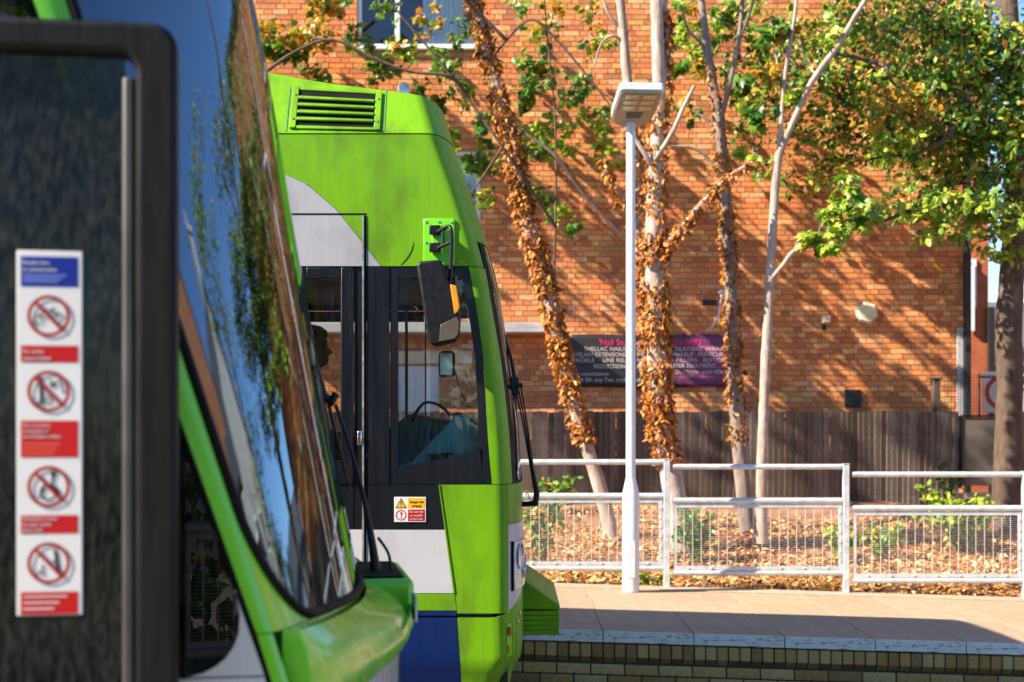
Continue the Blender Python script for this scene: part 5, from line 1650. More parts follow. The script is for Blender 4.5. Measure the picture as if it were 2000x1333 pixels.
# wiper on the windscreen's near edge
def wp(px, py, d=7.02): 
    p = at(px, py, d); return Vector((p.x, p.y - 7.92, p.z))
wb = empty('wiper'); wb.parent = FT
mb = MB(); mb.tube([wp(956, 568), wp(966, 620), wp(978, 690), wp(988, 770), wp(996, 850), wp(1000, 905), wp(1003, 948)], .010, n=8); mb.build('blade', M['rubber'], wb)
mb = MB(); a_, b_ = smooth_line([wp(957, 566, 6.98), wp(968, 592, 6.98), wp(982, 645, 6.96), wp(998, 700, 6.95), wp(1006, 745, 6.95)], [.005, .006, .0075, .0085, .010], 4); mb.tube(a_, b_, n=8)
a_, b_ = smooth_line([wp(1004, 755, 6.95), wp(1007, 830, 6.95), wp(1004, 900, 6.97), wp(1001, 945, 7.0)], [.009, .008, .0065, .005], 4); mb.tube(a_, b_, n=8)
for (a, b) in (((978, 660), (984, 700)), ((996, 790), (990, 770)), ((1003, 860), (997, 850)), ((970, 600), (964, 625))): mb.tube([wp(*a, 6.97), wp(*b)], .005, n=6)
mb.build('blade_carrier', M['rubber'], wb)
mb = MB(); mb.box(wp(998, 0).x, wp(1013, 0).x, -.99, -.93, wp(0, 772).z, wp(0, 738).z); mb.tube([wp(1008, 755, 6.93), wp(1021, 752, 6.93)], .012, n=10); mb.build('blade_clamp', M['rubber'], wb, bevel=.005)
mb = MB()
for o_ in (0, 4, 8):
    a_, b_ = smooth_line([wp(1006 + o_ * 1.5, 758, 6.95), wp(1020 + o_, 820, 6.96), wp(1034 + o_ * .7, 900, 6.98), wp(1043 + o_ * .3, 955, 7.0)], [.0042] * 4, 4); mb.tube(a_, b_, n=6)
a_, b_ = smooth_line([wp(1030, 850, 6.97), wp(1040, 915, 6.98), wp(1048, 960, 7.0), wp(1045, 985, 7.02)], [.006, .008, .014, .016], 4); mb.tube(a_, b_, n=8); mb.build('wiper_arm', M['rubber'], wb)
mb = MB(); mb.tube([wp(1048, 983, 7.02), wp(1028, 985, 7.06), wp(1014, 985, 7.12)], [.016, .013, .016], n=10); mb.tube([wp(1027, 968, 7.06), wp(1030, 960, 7.06), wp(1034, 975, 7.06)], .003, n=6); mb.build('wiper_spindle', M['rubber'], wb)

# coupler cover at the nose: ribbed box with a sloping top
cv = empty('coupler_cover'); cv.parent = FT
nx = FS.corner(1.0) + .132 - .03
mb = MB()
zt0, zt1, zb0 = .955, .76, .585
def cpt(px, py, d): 
    p = at(px, py, d); return p.x, p.z
A = [(nx, .93), (nx + .03, .93), (.250, .800), (.250, .775), (nx, .775)]
mb.prism(A, -.52, .52); mb.build('cover_top', M['green'], cv, bevel=.008)
for i in range(5):
    z1_ = .768 - i * .0255
    mb = MB(); mb.prism([(nx, z1_ - .0235), (nx, z1_), (.246 - i * .001, z1_ + .001), (.250 - i * .001, z1_ - .007), (.250 - i * .001, z1_ - .016), (.246 - i * .001, z1_ - .0235)], -.515, .515); mb.build('cover_rib', M['green'], cv, bevel=.003)

# cab fittings
dash = empty('dashboard'); dash.parent = FT
mb = MB(); mb.prism([(-.545, .84), (-.545, 1.54), (-.47, 1.565), (-.265, 1.785), (-.235, 1.785), (-.125, 1.70), (-.10, .84)], -1.20, -.99); mb.build('side_console', M['teal'], dash, bevel=.006)
mb = MB(); mb.prism([(-.60, .84), (-.60, 1.535), (-.11, 1.585), (-.09, .84)], -1.27, -1.205); mb.build('console_ledge', M['teal'], dash, bevel=.006)
mb = MB(); mb.prism([(-.60, .84), (-.60, 1.72), (-.50, 1.79), (-.16, 1.72), (-.10, .84)], -.98, 1.15); mb.build('desk', simple('dark_teal', (.010, .075, .10), .5), dash, bevel=.01)
mb = MB(); mb.prism([(-.30, 1.79), (-.24, 1.80), (-.13, 1.71), (-.16, 1.69)], -1.10, -.9); mb.build('instrument_hood', M['interior_grey'], dash, bevel=.008)
mb = MB(); a_, b_ = smooth_line([Vector((-.30, -1.0, 1.78)), Vector((-.35, -1.0, 1.83)), Vector((-.42, -1.0, 1.845)), Vector((-.465, -1.0, 1.80)), Vector((-.49, -1.0, 1.75))], [.007, .007, .007, .008, .013], 5); mb.tube(a_, b_, n=8); mb.build('gooseneck_microphone', M['rubber'], dash)
mb = MB(); mb.box(-.40, -.30, -1.262, -1.235, 1.575, 1.60); mb.box(-.335, -.275, -1.262, -1.23, 1.585, 1.606); mb.build('handset', M['rubber'], dash, bevel=.006)
mb = MB(); mb.box(-.36, -.28, -.96, -.90, 1.97, 2.10); im = mb.build('cab_mirror', M['rubber'], FT, bevel=.02)
mb = MB(); mb.box(-.352, -.29, -.966, -.961, 1.98, 2.09); mb.build('mirror_glass', M['chrome'], im, bevel=.002)
mb = MB(); a_, b_ = smooth_line([Vector((-.28, -.93, 2.0)), Vector((-.25, -.95, 1.9)), Vector((-.21, -1.0, 1.82))], [.003] * 3, 4); mb.tube(a_, b_, n=5); mb.build('cord', M['rubber'], FT)
mb = MB(); mb.box(-.50, -.14, -1.2, 1.2, 2.44, 2.49); mb.build('sun_blind', M['interior'], FT)

# driver's seat and driver
seat = empty('driver_seat', (-1.12, 7.75, .84)); tag(seat, 'dark high-backed driver seat inside the far tram cab', 'seat')
mb = MB(); mb.box(-.25, .25, -.24, .24, .46, .58); mb.build('cushion', M['seat'], seat, bevel=.04, seg=3)
mb = MB(); mb.prism([(-.30, .55), (-.20, .55), (-.27, 1.18), (-.36, 1.18)], -.23, .23); mb.build('backrest', M['seat'], seat, bevel=.04, seg=3)
mb = MB(); mb.lathe([(.20, 0), (.20, .03), (.06, .06), (.06, .46)], (0, 0, 0.001), n=16); mb.build('pedestal', M['interior_grey'], seat)


def skinned(name, joints, edges, mat, parent, sub=2):
    me = bpy.data.meshes.new(name); me.from_pydata([j[:3] for j in joints], edges, [])
    o = bpy.data.objects.new(name, me); COL.objects.link(o); o.parent = parent
    me.materials.append(mat)
    sk = o.modifiers.new('skin', 'SKIN')
    for v, j in zip(me.skin_vertices[0].data, joints):
        rx = j[3]; ry = j[4] if len(j) > 4 else rx
        v.radius = (rx, ry)
    me.skin_vertices[0].data[0].use_root = True
    sb = o.modifiers.new('sub', 'SUBSURF'); sb.levels = sub; sb.render_levels = sub
    sk.use_smooth_shade = True
    return o


dr = empty('person', (-1.10, 7.75, 1.42)); tag(dr, 'person with short dark hair in a dark jacket seated in the far tram cab', 'person')
J = [(-.06, 0, .10, .15, .17), (-.05, 0, .28, .13, .16), (-.04, 0, .44, .12, .18), (-.02, 0, .53, .07, .09), (-.005, 0, .585, .052, .055),
     (-.05, -.17, .48, .065), (.02, -.24, .26, .05), (.26, -.20, .20, .038), (.34, -.19, .20, .035),
     (-.05, .17, .48, .065), (.02, .24, .26, .05), (.26, .20, .20, .038), (.34, .19, .20, .035),
     (.12, -.10, .08, .085), (.42, -.12, .07, .065), (.44, -.12, -.32, .05), (.54, -.12, -.40, .042),
     (.12, .10, .08, .085), (.42, .12, .07, .065), (.44, .12, -.32, .05), (.54, .12, -.40, .042)]
E = [(0, 1), (1, 2), (2, 3), (3, 4), (2, 5), (5, 6), (6, 7), (7, 8), (2, 9), (9, 10), (10, 11), (11, 12), (0, 13), (13, 14), (14, 15), (15, 16), (0, 17), (17, 18), (18, 19), (19, 20)]
skinned('clothed_body', J, E, M['jacket'], dr)
# head: one lofted form with brow, nose, lips and chin, facing the front of the tram (+x)
prof = [  # z, back x, front x, half width, nose bulge
    (.600, -.045, .030, .050, 0), (.625, -.060, .055, .055, 0), (.640, -.070, .088, .060, 0), (.655, -.078, .094, .066, .004), (.668, -.084, .092, .069, .010), (.676, -.087, .090, .071, .004), (.686, -.090, .093, .073, .010),
    (.697, -.093, .093, .074, .010), (.706, -.096, .095, .075, .030), (.716, -.099, .094, .076, .030), (.730, -.102, .090, .077, .018), (.742, -.104, .086, .077, .010), (.755, -.105, .094, .078, .002), (.775, -.104, .094, .078, 0), (.800, -.098, .084, .074, 0), (.822, -.080, .062, .060, 0), (.835, -.050, .030, .036, 0), (.840, -.012, .0, .010, 0)]
mb = MB(); n = 28; vs = []
for z_, xb, xf, hw, nb in prof:
    cx = (xb + xf) / 2; rx = (xf - xb) / 2
    for k in range(n):
        a = 2 * math.pi * k / n; c_, s_ = math.cos(a), math.sin(a)
        x = cx + rx * math.copysign(abs(c_) ** .9, c_); y = hw * math.copysign(abs(s_) ** .9, s_)
        if c_ > .9: x += nb * ((c_ - .9) / .1)
        if .74 < z_ < .752 and .2 < abs(s_) < .55 and c_ > 0: x -= .010
        vs.append((x, y, z_))
fs = [(i * n + k, i * n + (k + 1) % n, (i + 1) * n + (k + 1) % n, (i + 1) * n + k) for i in range(len(prof) - 1) for k in range(n)] + [tuple(range(n - 1, -1, -1)), tuple((len(prof) - 1) * n + k for k in range(n))]
mb.add(vs, fs); hd_ = mb.build('head', M['skin'], dr, angle=70)
for s_ in (-1, 1):
    mb = MB(); mb.lathe([(.004, 0), (.020, .004), (.026, .010), (.016, .014), (.010, .008)], (-.008, s_ * .074, .722), n=12, N=(-.3, s_, 0)); mb.build('ear', M['skin'], hd_)
    mb = MB(); mb.lathe([(.001, -.008), (.009, -.004), (.011, 0), (.009, .004), (.001, .007)], (.078, s_ * .032, .745), n=10, N=(1, 0, 0)); mb.build('eye', M['ink'], hd_)
    mb = MB(); mb.tube([(.088, s_ * .016, .764), (.088, s_ * .035, .768), (.074, s_ * .053, .762)], [.004, .005, .003], n=6); mb.build('eyebrow', M['hair'], hd_)
mb = MB(); mb.tube([(.090, -.022, .676), (.0965, 0, .676), (.090, .022, .676)], [.003, .005, .003], n=6); mb.build('lips', simple('lips', (.30, .11, .09), .5), hd_)
mb = MB(); vs = []; pr2 = [(.700, -.104, -.05, .070), (.740, -.112, -.005, .083), (.775, -.114, .045, .086), (.800, -.110, .098, .084), (.830, -.098, .092, .074), (.852, -.066, .058, .050), (.862, -.02, .010, .014)]
for z_, xb, xf, hw in pr2:
    cx = (xb + xf) / 2; rx = (xf - xb) / 2
    for k in range(n):
        a = 2 * math.pi * k / n; j_ = 1 + random.uniform(-.02, .025)
        vs.append((cx + rx * math.cos(a) * j_, hw * math.sin(a) * j_, z_ + random.uniform(-.002, .002)))
mb.add(vs, [(i * n + k, i * n + (k + 1) % n, (i + 1) * n + (k + 1) % n, (i + 1) * n + k) for i in range(len(pr2) - 1) for k in range(n)] + [tuple((len(pr2) - 1) * n + k for k in range(n))])
mb.build('hair', M['hair'], dr, angle=80)
for s_ in (-1, 1):
    mb = MB(); mb.box(.33, .40, s_ * .19 - .035, s_ * .19 + .035, .185, .215)
    for f_ in range(4):
        yb_ = s_ * .19 - .027 + f_ * .018; Lf = (.055, .065, .062, .050)[f_]
        mb.tube([(.39, yb_, .205), (.39 + Lf * .6, yb_, .203), (.39 + Lf, yb_, .185)], [.009, .008, .006], n=6)
    mb.tube([(.35, s_ * .155, .20), (.38, s_ * .135, .198), (.405, s_ * .13, .188)], [.010, .009, .007], n=6)
    mb.build('hand', M['skin'], dr, bevel=.006)

# ================================================================== NEAR TRAM
YAW = R(9)
cy_, sy_ = math.cos(YAW), math.sin(YAW)
HW = 1.325
NT_LOC = Vector((-.5 - HW * sy_, 2.3 + HW * cy_, 0))
NT = empty('near_tram', NT_LOC, YAW)
tag(NT, 'bright green tram in the left foreground with a large curved windscreen', 'tram')


def nloc(px, py, yl):
    """photograph pixel -> (x, z) on the plane local y = yl of the near tram"""
    kx, kz = (px - 1000) / F_PX, -(py - HORIZON) / F_PX
    # camera at origin: point = d*(kx, 1); local y = -sin*(X-rx)+cos*(Y-ry)
    rx, ry = NT_LOC.x, NT_LOC.y
    d = (yl - sy_ * rx + cy_ * ry) / (cy_ - sy_ * kx)
    X, Y = d * kx, d
    return cy_ * (X - rx) + sy_ * (Y - ry), EYE + kz * d


class NoseSkin(Skin):
    bow = dense([(0.3, .70), (1.2, .75), (1.345, .78), (1.72, 1.0), (2.25, 1.33), (2.81, 1.70), (3.4, 1.9)])

    def P(s, u, z, side):
        p = Skin.P(s, u, z, side)
        x0 = interp(s.xs, z)
        if u > x0: p.x = x0 + (p.x - x0) * interp(s.bow, z)
        return p


NXS = [(0.3, .06), (0.9, .12), (1.15, .148), (1.30, .120), (1.45, .070), (1.60, .018), (1.75, -.034), (2.0, -.1195), (2.2, -.188), (2.4, -.2565), (2.65, -.345), (2.9, -.44), (3.2, -.58), (3.45, -.75)]
NW = [(0.3, 1.27), (0.6, HW), (2.5, HW), (3.0, 1.28), (3.35, 1.12), (3.45, 1.0)]
NC = [(0, 0), (.016, .0015), (.027, .006), (.035, .012), (.043, .0204), (.055, .036), (.070, .057), (.092, .094), (.118, .147), (.148, .219), (.178, .302), (.207, .40), (.229, .498), (.246, .604), (.257, .717), (.262, .83), (.264, 1.0)]
NS = NoseSkin(NXS, NW, NC)
NT_T = NS.total


def nf(z, s): return NS.corner(z) + s


SB, ZC, RX, RZ = .046, 1.60, .150, .190   # windscreen: distance from the corner, height and radii of its rounded lower corner


def zbot(s_):
    """lower edge of the windscreen at arc distance s_ from the corner"""
    if s_ < SB + RX:
        t = min(1, (SB + RX - s_) / RX)
        return ZC - RZ * math.sqrt(max(0, 1 - t * t))
    return ZC - RZ - .050 * (s_ - SB - RX) / (NT_T - SB - RX)


def Gscreen(a, b):
    s_ = SB + (NT_T - SB) * a ** 1.7
    z0 = zbot(s_); z = z0 + (2.93 - z0) * b ** 1.2
    return (nf(z, s_), z)


XB = -4.2


def nose_k(s_): return interp([(0, .22), (.10, .32), (.35, .42), (.6, .85), (.9, 1.2), (1.2, 1.3)], s_ - .062)


for sd in (-1, 1):
    NS.panel('windscreen', M['screen'], NT, sd, Gscreen, 64, 48, off=.001, thick=.006)
    path = [(SB - .004, 2.93 - (2.93 - ZC) * k / 24) for k in range(24)]
    for k in range(13):
        t = math.pi / 2 * k / 12
        path.append((SB + RX - (RX + .004) * math.cos(t), ZC - (RZ + .004) * math.sin(t)))
    for k in range(1, 25):
        s_ = SB + RX + (NT_T - SB - RX) * k / 24
        path.append((s_, zbot(s_) - .004))
    mb = MB(); mb.tube([NS.P(nf(z, s_), z, sd) + NS.N(nf(z, s_), z, sd) * .001 for s_, z in path], .0095, n=8); mb.build('windscreen_gasket', M['black_edge'], NT)
    NS.panel('pillar', M['green_near'], NT, sd, lambda a, b: (lambda z: (nf(z, -.002 + (SB + .001) * a), z))(ZC + (2.93 - ZC) * b), 6, 30)
    NS.panel('pillar_foot', M['green_near'], NT, sd, lambda a, b: (lambda s_: (lambda z: (nf(z, s_), z))(1.400 + ((zbot(s_) if s_ > SB else ZC) - 1.400) * b))(-.002 + (SB + RX + .002) * a), 24, 10)
    NS.panel('pillar_gap', M['black_edge'], NT, sd, rows([(z, nf(z, -.012), nf(z, -.002)) for z in (1.0, 1.25, 1.43, 1.64, 2.417, 2.9)]), 2, 24, off=-.006)
    NS.panel('lower_pillar', M['green_near'], NT, sd, rows([(.55, nf(.55, -.002), nf(.55, .030)), (1.25, nf(1.25, -.002), nf(1.25, .030)), (1.398, nf(1.398, -.002), nf(1.398, .030))]), 4, 12)
    NS.panel('pillar_shadow_gap', M['black_edge'], NT, sd, rows([(.55, nf(.55, .031), nf(.55, .060)), (1.25, nf(1.25, .031), nf(1.25, .060)), (1.398, nf(1.398, .031), nf(1.398, .060))]), 3, 12, off=-.02, thick=.01)
    NS.panel('front_under_screen', M['green_near'], NT, sd, lambda a, b: (nf(1.3, .06) + a * (NT_T - .06), 1.19 + (min(1.398, zbot(.06 + a * (NT_T - .06))) - 1.19) * b), 30, 4, off=-.002)
    # side windows and lower side
    def pr(z):
        r_ = .14; zr = 1.47
        e = NS.corner(z) - .014
        if z < zr: e -= r_ * (1 - math.sqrt(max(0, 1 - min(1, (zr - z) / r_) ** 2)))
        return e
    zz = [1.331, 1.335, 1.345, 1.36, 1.38, 1.40, 1.43, 1.47, 1.7, 2.0, 2.42]
    NS.panel('cab_side_window', M['pane_dark'], NT, sd, rows([(z, -1.25, pr(z)) for z in zz]), 4, 40, off=.002, thick=.006)
    NS.panel('window_corner_panel', M['white_near'], NT, sd, rows([(z, pr(z) + .002, NS.corner(z) - .0135) for z in zz[:8]]), 2, 24, off=-.001)
    NS.panel('lower_side_panel', M['white_near'], NT, sd, rows([(.60, XB, nf(.60, -.0135)), (1.25, XB, nf(1.25, -.0135)), (1.328, XB, nf(1.328, -.0135))]), 6, 8, off=-.001)
    NS.panel('upper_side_panel', M['black'], NT, sd, rows([(2.424, XB, nf(2.424, -.0135)), (2.70, XB, nf(2.70, -.0135))]), 6, 6, off=-.001)
    NS.panel('cantrail_panel', M['green_near'], NT, sd, rows([(2.702, XB, nf(2.702, -.0135)), (3.0, XB, nf(3.0, -.0135)), (3.35, XB, nf(3.35, 0))]), 6, 10)
    NS.panel('front_header', M['green_near'], NT, sd, rows([(2.95, nf(2.95, -.002), nf(2.95, NT_T)), (3.35, nf(3.35, -.002), nf(3.35, NT_T))]), 24, 8)
    NS.panel('window_pillar', M['black'], NT, sd, rows([(1.331, -1.45, -1.252), (2.422, -1.45, -1.252)]), 2, 3)
    NS.panel('saloon_window', M['pane_dark'], NT, sd, rows([(1.331, -2.75, -1.452), (2.422, -2.75, -1.452)]), 2, 2, off=-.004, thick=.006)
    NS.panel('window_pillar', M['black'], NT, sd, rows([(1.331, XB, -2.752), (2.422, XB, -2.752)]), 2, 3)
    NS.panel('skirt', M['blue'], NT, sd, rows([(.25, XB, nf(.25, -.0135)), (.597, XB, nf(.597, -.0135))]), 4, 4)
    # nose cover: swells out below the windscreen
    prof_ = [(1.402, .004), (1.385, .035), (1.366, .066), (1.350, .082), (1.338, .090), (1.325, .094), (1.29, .104), (1.275, .108), (1.258, .107), (1.246, .100), (1.240, .085), (1.238, .02)]
    mb = MB(); ns = 44; grid = []
    for i in range(ns + 1):
        s_ = .062 + (NT_T - .062) * (i / ns) ** 1.3
        k_ = nose_k(s_)
        for z_, o_ in prof_:
            zz_ = z_ - .055 * min(1, s_ / NT_T) * (1 if z_ > 1.3 else 0)
            u_ = nf(1.32, s_)
            p = NS.P(u_, 1.32, sd); nrm = NS.N(u_, 1.32, sd); nrm.z = 0; nrm.normalize()
            q = p + nrm * (o_ * k_); q.z = zz_
            grid.append(q)
    m_ = len(prof_)
    fs = [(i * m_ + j, (i + 1) * m_ + j, (i + 1) * m_ + j + 1, i * m_ + j + 1) for i in range(ns) for j in range(m_ - 1)]
    p0 = NS.P(nf(1.3, .060), 1.3, sd) - Vector((.0, -sd * .0, 0))
    base = [Vector((p0.x - .03, p0.y, z_)) for z_, _ in prof_]
    o_ = len(grid)
    fs += [(j, j + 1, o_ + j + 1, o_ + j) for j in range(m_ - 1)]
    mb.add(grid + base, fs)
    mb.build('nose_cover', M['green_near'], NT, angle=60)
    # pale number panel and bumper below
    mb = MB(); g2 = []
    for i in range(25):
        s_ = .30 + (NT_T - .30) * i / 24
        u_ = nf(1.32, s_); p = NS.P(u_, 1.32, sd); nrm = NS.N(u_, 1.32, sd); nrm.z = 0; nrm.normalize()
        for z_, o_ in ((1.237, .080), (1.10, .076), (.96, .070)):
            q = p + nrm * (o_ * nose_k(s_)); q.z = z_; g2.append(q)
    mb.add(g2, [(i * 3 + j, (i + 1) * 3 + j, (i + 1) * 3 + j + 1, i * 3 + j + 1) for i in range(24) for j in range(2)])
    mb.build('number_panel', M['white_near'], NT)
    NS.panel('bumper', M['green_near'], NT, sd, lambda a, b: (nf(.9, .062) + a * (NT_T - .062), .45 + .52 * b), 24, 8, off=.05, thick=.04)
    NS.panel('bumper_side', M['green_near'], NT, sd, lambda a, b: (nf(1.1, .062) + a * (.30), .975 + .262 * b), 14, 4, off=.008, thick=.04)
# roof
mb = MB(); L = []
for i in range(30):
    a = i / 29
    L.append(NS.P(XB + (nf(3.35, 0) - XB) * a / .5 if a < .5 else nf(3.35, (a - .5) / .5 * NT_T), 3.348, -1))
vs = []
for p in L:
    for k in range(7):
        t = k / 6; vs.append((p.x, p.y - 2 * p.y * t, p.z + .06 * (1 - (2 * t - 1) ** 2) * min(1, abs(p.y))))
mb.add(vs, [(i * 7 + k, (i + 1) * 7 + k, (i + 1) * 7 + k + 1, i * 7 + k + 1) for i in range(29) for k in range(6)])
mb.build('roof', M['green_near'], NT)
# interior
mb = MB(); mb.box(XB, -.02, -1.22, 1.22, .35, .60); mb.build('floor', M['interior'], NT)
mb = MB(); mb.box(XB, -.55, -1.22, 1.22, 2.62, 2.66); mb.build('ceiling', M['interior'], NT)
mb = MB(); mb.box(-2.0, -1.95, -1.2, 1.2, .6, 2.6); mb.build('cab_bulkhead', M['interior'], NT)
mb = MB(); mb.box(XB, XB + .05, -1.28, 1.28, .3, 3.3); mb.build('end_wall', M['interior'], NT)
mb = MB(); mb.prism([(-.45, .6), (-.45, 1.25), (-.30, 1.34), (.10, 1.36), (.12, .6)], -1.15, 1.15); mb.build('dashboard', M['interior'], NT, bevel=.02)
mb = MB(); a_, b_ = smooth_line([Vector((*nloc(395, 1010, -1.10), 0)).xzy if False else Vector((nloc(398, 1010, -1.15)[0], -1.15, nloc(398, 1010, -1.15)[1])), Vector((nloc(378, 1040, -1.15)[0], -1.15, nloc(378, 1040, -1.15)[1])), Vector((nloc(371, 1110, -1.15)[0], -1.15, nloc(371, 1110, -1.15)[1])), Vector((nloc(366, 1333, -1.15)[0], -1.15, nloc(366, 1333, -1.15)[1]))], [.011] * 4, 5)
mb.tube(a_, b_, n=10); mb.build('grab_rail', M['alu'], NT)
for (px, r_) in ((52, .012), (148, .008)):
    x_, _ = nloc(px, 400, -.9)
    mb = MB(); mb.tube([(x_, -.9, .6), (x_, -.9, 2.12)], r_, n=10); mb.build('interior_pole', M['alu'], NT)
x_, z_ = nloc(25, 500, -.7)
mb = MB(); mb.box(x_ - .3, x_ + .02, -.75, -.6, z_, z_ + .075); mb.build('ticket_machine', M['shirt'], NT, bevel=.01)
# wiper with its well
def nw(px, py, d):
    p = at(px, py, d); X, Y = p.x - NT_LOC.x, p.y - NT_LOC.y
    return Vector((cy_ * X + sy_ * Y, -sy_ * X + cy_ * Y, p.z))
wn_ = empty('wiper'); wn_.parent = NT
mb = MB(); a_, b_ = smooth_line([nw(736, 1140, 3.75), nw(730, 1085, 3.75), nw(718, 1010, 3.75), nw(700, 930, 3.75), nw(676, 850, 3.75), nw(655, 790, 3.75)], [.018, .012, .008, .006, .005, .005], 5); mb.tube(a_, b_, n=10); mb.build('wiper_arm', M['rubber'], wn_)
mb = MB(); a_, b_ = smooth_line([nw(738, 1050, 3.73), nw(758, 1080, 3.73), nw(764, 1115, 3.73), nw(762, 1145, 3.73)], [.004] * 4, 5); mb.tube(a_, b_, n=8); mb.build('washer_hose', M['rubber'], wn_)
mb = MB(); mb.tube([nw(598, 640, 3.72), nw(622, 720, 3.74), nw(644, 800, 3.76), nw(664, 880, 3.77), nw(684, 960, 3.78)], [.003, .0045, .005, .0045, .003], n=8); mb.build('blade', M['rubber'], wn_)
mb = MB(); mb.tube([nw(630, 772, 3.74), nw(652, 790, 3.74)], [.013, .011], n=8); mb.tube([nw(648, 785, 3.73), nw(657, 768, 3.73)], .010, n=8); mb.build('blade_clamp', M['rubber'], wn_)
mb = MB(); c = nw(735, 1140, 3.72); mb.box(c.x - .14, c.x + .085, c.y - .17, c.y + .30, 1.22, 1.352); mb.build('wiper_housing', M['green_near'], wn_, bevel=.018, seg=3)
mb = MB(); mb.box(c.x - .12, c.x + .06, c.y - .14, c.y + .26, 1.3525, 1.357); mb.build('wiper_well', M['black_edge'], wn_, bevel=.002)
mb = MB(); mb.lathe([(.03, 0), (.03, .03), (.018, .05)], c + Vector((0, 0, -.035)), n=14); mb.build('wiper_spindle', M['rubber'], wn_)
# fleet number and small sticker on the front
def on_front(s_, z_, off):
    u_ = nf(1.32, s_); p = NS.P(u_, 1.32, -1); n_ = NS.N(u_, 1.32, -1); n_.z = 0; n_.normalize()
    p = p + n_ * (off * nose_k(s_) + .004); p.z = z_
    t_ = Vector((0, 0, 1)).cross(n_)
    Mx = Matrix(((t_.x, -n_.x, 0, p.x), (t_.y, -n_.y, 0, p.y), (0, 0, 1, p.z), (0, 0, 0, 1)))
    return Mx
lettering('25', 0, 0, 0, .13, M['purple_ink'], NT, name='fleet_number', align='CENTER', M4=on_front(.78, 1.125, .080))
Mx = on_front(.93, 1.262, .108)
mb = MB(); mb.box(-.06, .06, -.001, .004, 0, .06, M=Mx); sk_ = mb.build('front_sticker', M['sticker_white'], NT)
mb = MB(); mb.box(-.05, .05, -.003, -.0015, .008, .026, M=Mx); mb.build('sticker_band', M['sticker_red'], sk_)

# ---- open door leaf standing outside the body
YD = -HW - .075
xr, zt_ = nloc(346, 45, YD - .03)
xi, _ = nloc(240, 600, YD - .03)
_, zi = nloc(240, 103, YD - .03)
XD0 = xr - .62
dl = empty('door_leaf'); dl.parent = NT
co = [(XD0, zt_)]
for k in range(9):      # rounded outer corner
    t = math.pi / 2 * k / 8
    co.append((xr - .040 + .040 * math.sin(t), zt_ - .040 + .040 * math.cos(t)))
co += [(xr, .42), (xi + .018, .42), (xi + .018, zi - .030)]
for k in range(1, 6):
    t = math.pi / 2 * k / 6
    co.append((xi + .018 - .024 * (1 - math.cos(t)), zi - .030 + .030 * math.sin(t)))
co += [(xi - .006, zi), (XD0, zi)]
mb = MB(); mb.prism(co, YD - .032, YD + .022); mb.build('door_frame', M['door_black'], dl, bevel=.010, seg=3)
mb = MB(); mb.box(xi - .002, xi + .0165, YD - .024, YD + .016, .42, zi - .034); mb.build('door_rubber', M['door_seal'], dl, bevel=.006, seg=3)
mb = MB(); mb.box(XD0, XD0 + .08, YD - .030, YD + .022, .42, zi - .001); mb.build('door_stile', M['door_black'], dl, bevel=.016, seg=3)
mb = MB(); mb.box(XD0 + .081, xi - .005, YD - .030, YD + .022, .42, .50); mb.build('door_bottom_rail', M['door_black'], dl, bevel=.016, seg=3)
mb = MB(); mb.box(XD0 + .075, xi + .001, YD - .006, YD, .495, zi + .004); mb.build('door_pane', M['door_pane'], dl, smooth=False)

# ---- passenger notice on the door glass
YS = YD - .0065
def sg(px, py): return nloc(px, py, YS)
def sgr(x0, x1, y0, y1):
    a = sg(x0, y1); b = sg(x1, y0); return rect(a[0], b[0], a[1], b[1])
mb = MB(); a = sg(33, 1203); b = sg(161, 492); mb.box(a[0], b[0], YS - .002, YS, a[1], b[1])
no = mb.build('passenger_notice', M['sticker_white'], NT, bevel=.0015)
y1 = YS - .0025; y2 = YS - .0030; y3 = YS - .0036; y4 = YS - .0042
def panel_s(x0, x1, ya, yb, mat, nm): flat(nm, mat, sgr(x0, x1, ya, yb), y1, no)
panel_s(41, 153, 503, 560, M['sticker_blue'], 'blue_field')
for (ya, yb) in ((676, 708), (822, 894), (1006, 1043), (1155, 1201)):
    panel_s(41, 153, ya, yb, M['sticker_red'], 'red_field')
K = (sg(161, 600)[0] - sg(33, 600)[0]) / 128.0


def stext(txt, px, py, hpx, mat):
    x_, z_ = sg(px, py); lettering(txt, x_, z_, y2, hpx * K / .70, mat, no, sx=.92)


stext('Penalty fare', 44, 517, 8.5, M['sticker_white']); stext('or prosecution', 44, 530, 8.5, M['sticker_white'])
stext('No cycles', 44, 690, 8, M['sticker_white']); stext('unless folded', 44, 704, 8, M['sticker_white'])
for i, t_ in enumerate(('No e-scooters,', 'e-unicycles or', 'non-foldable e-bikes')): stext(t_, 44, 834 + i * 11, 7, M['sticker_white'])
for i, t_ in enumerate(('Wheelchair access', 'through centre', 'doors only')): stext(t_, 44, 1017 + i * 11, 7, M['sticker_white'])
for i, w_ in enumerate((86, 70, 60)): flat('fine_print', M['sticker_white'], sgr(46, 46 + w_, 1163 + i * 12, 1167 + i * 12), y2, no)
for i in range(3):   # lines too fine to read
    panel_ = sgr(46, 130 - i * 8, 537 + i * 6, 540 + i * 6); flat('fine_print', simple('fine_print_blue', (.12, .16, .5), .4), panel_, y2, no)
for i in range(3):
    flat('fine_print', simple('fine_print_red', (.80, .12, .06), .4), sgr(46, 118 - i * 6, 866 + i * 9, 869 + i * 9), y2, no)
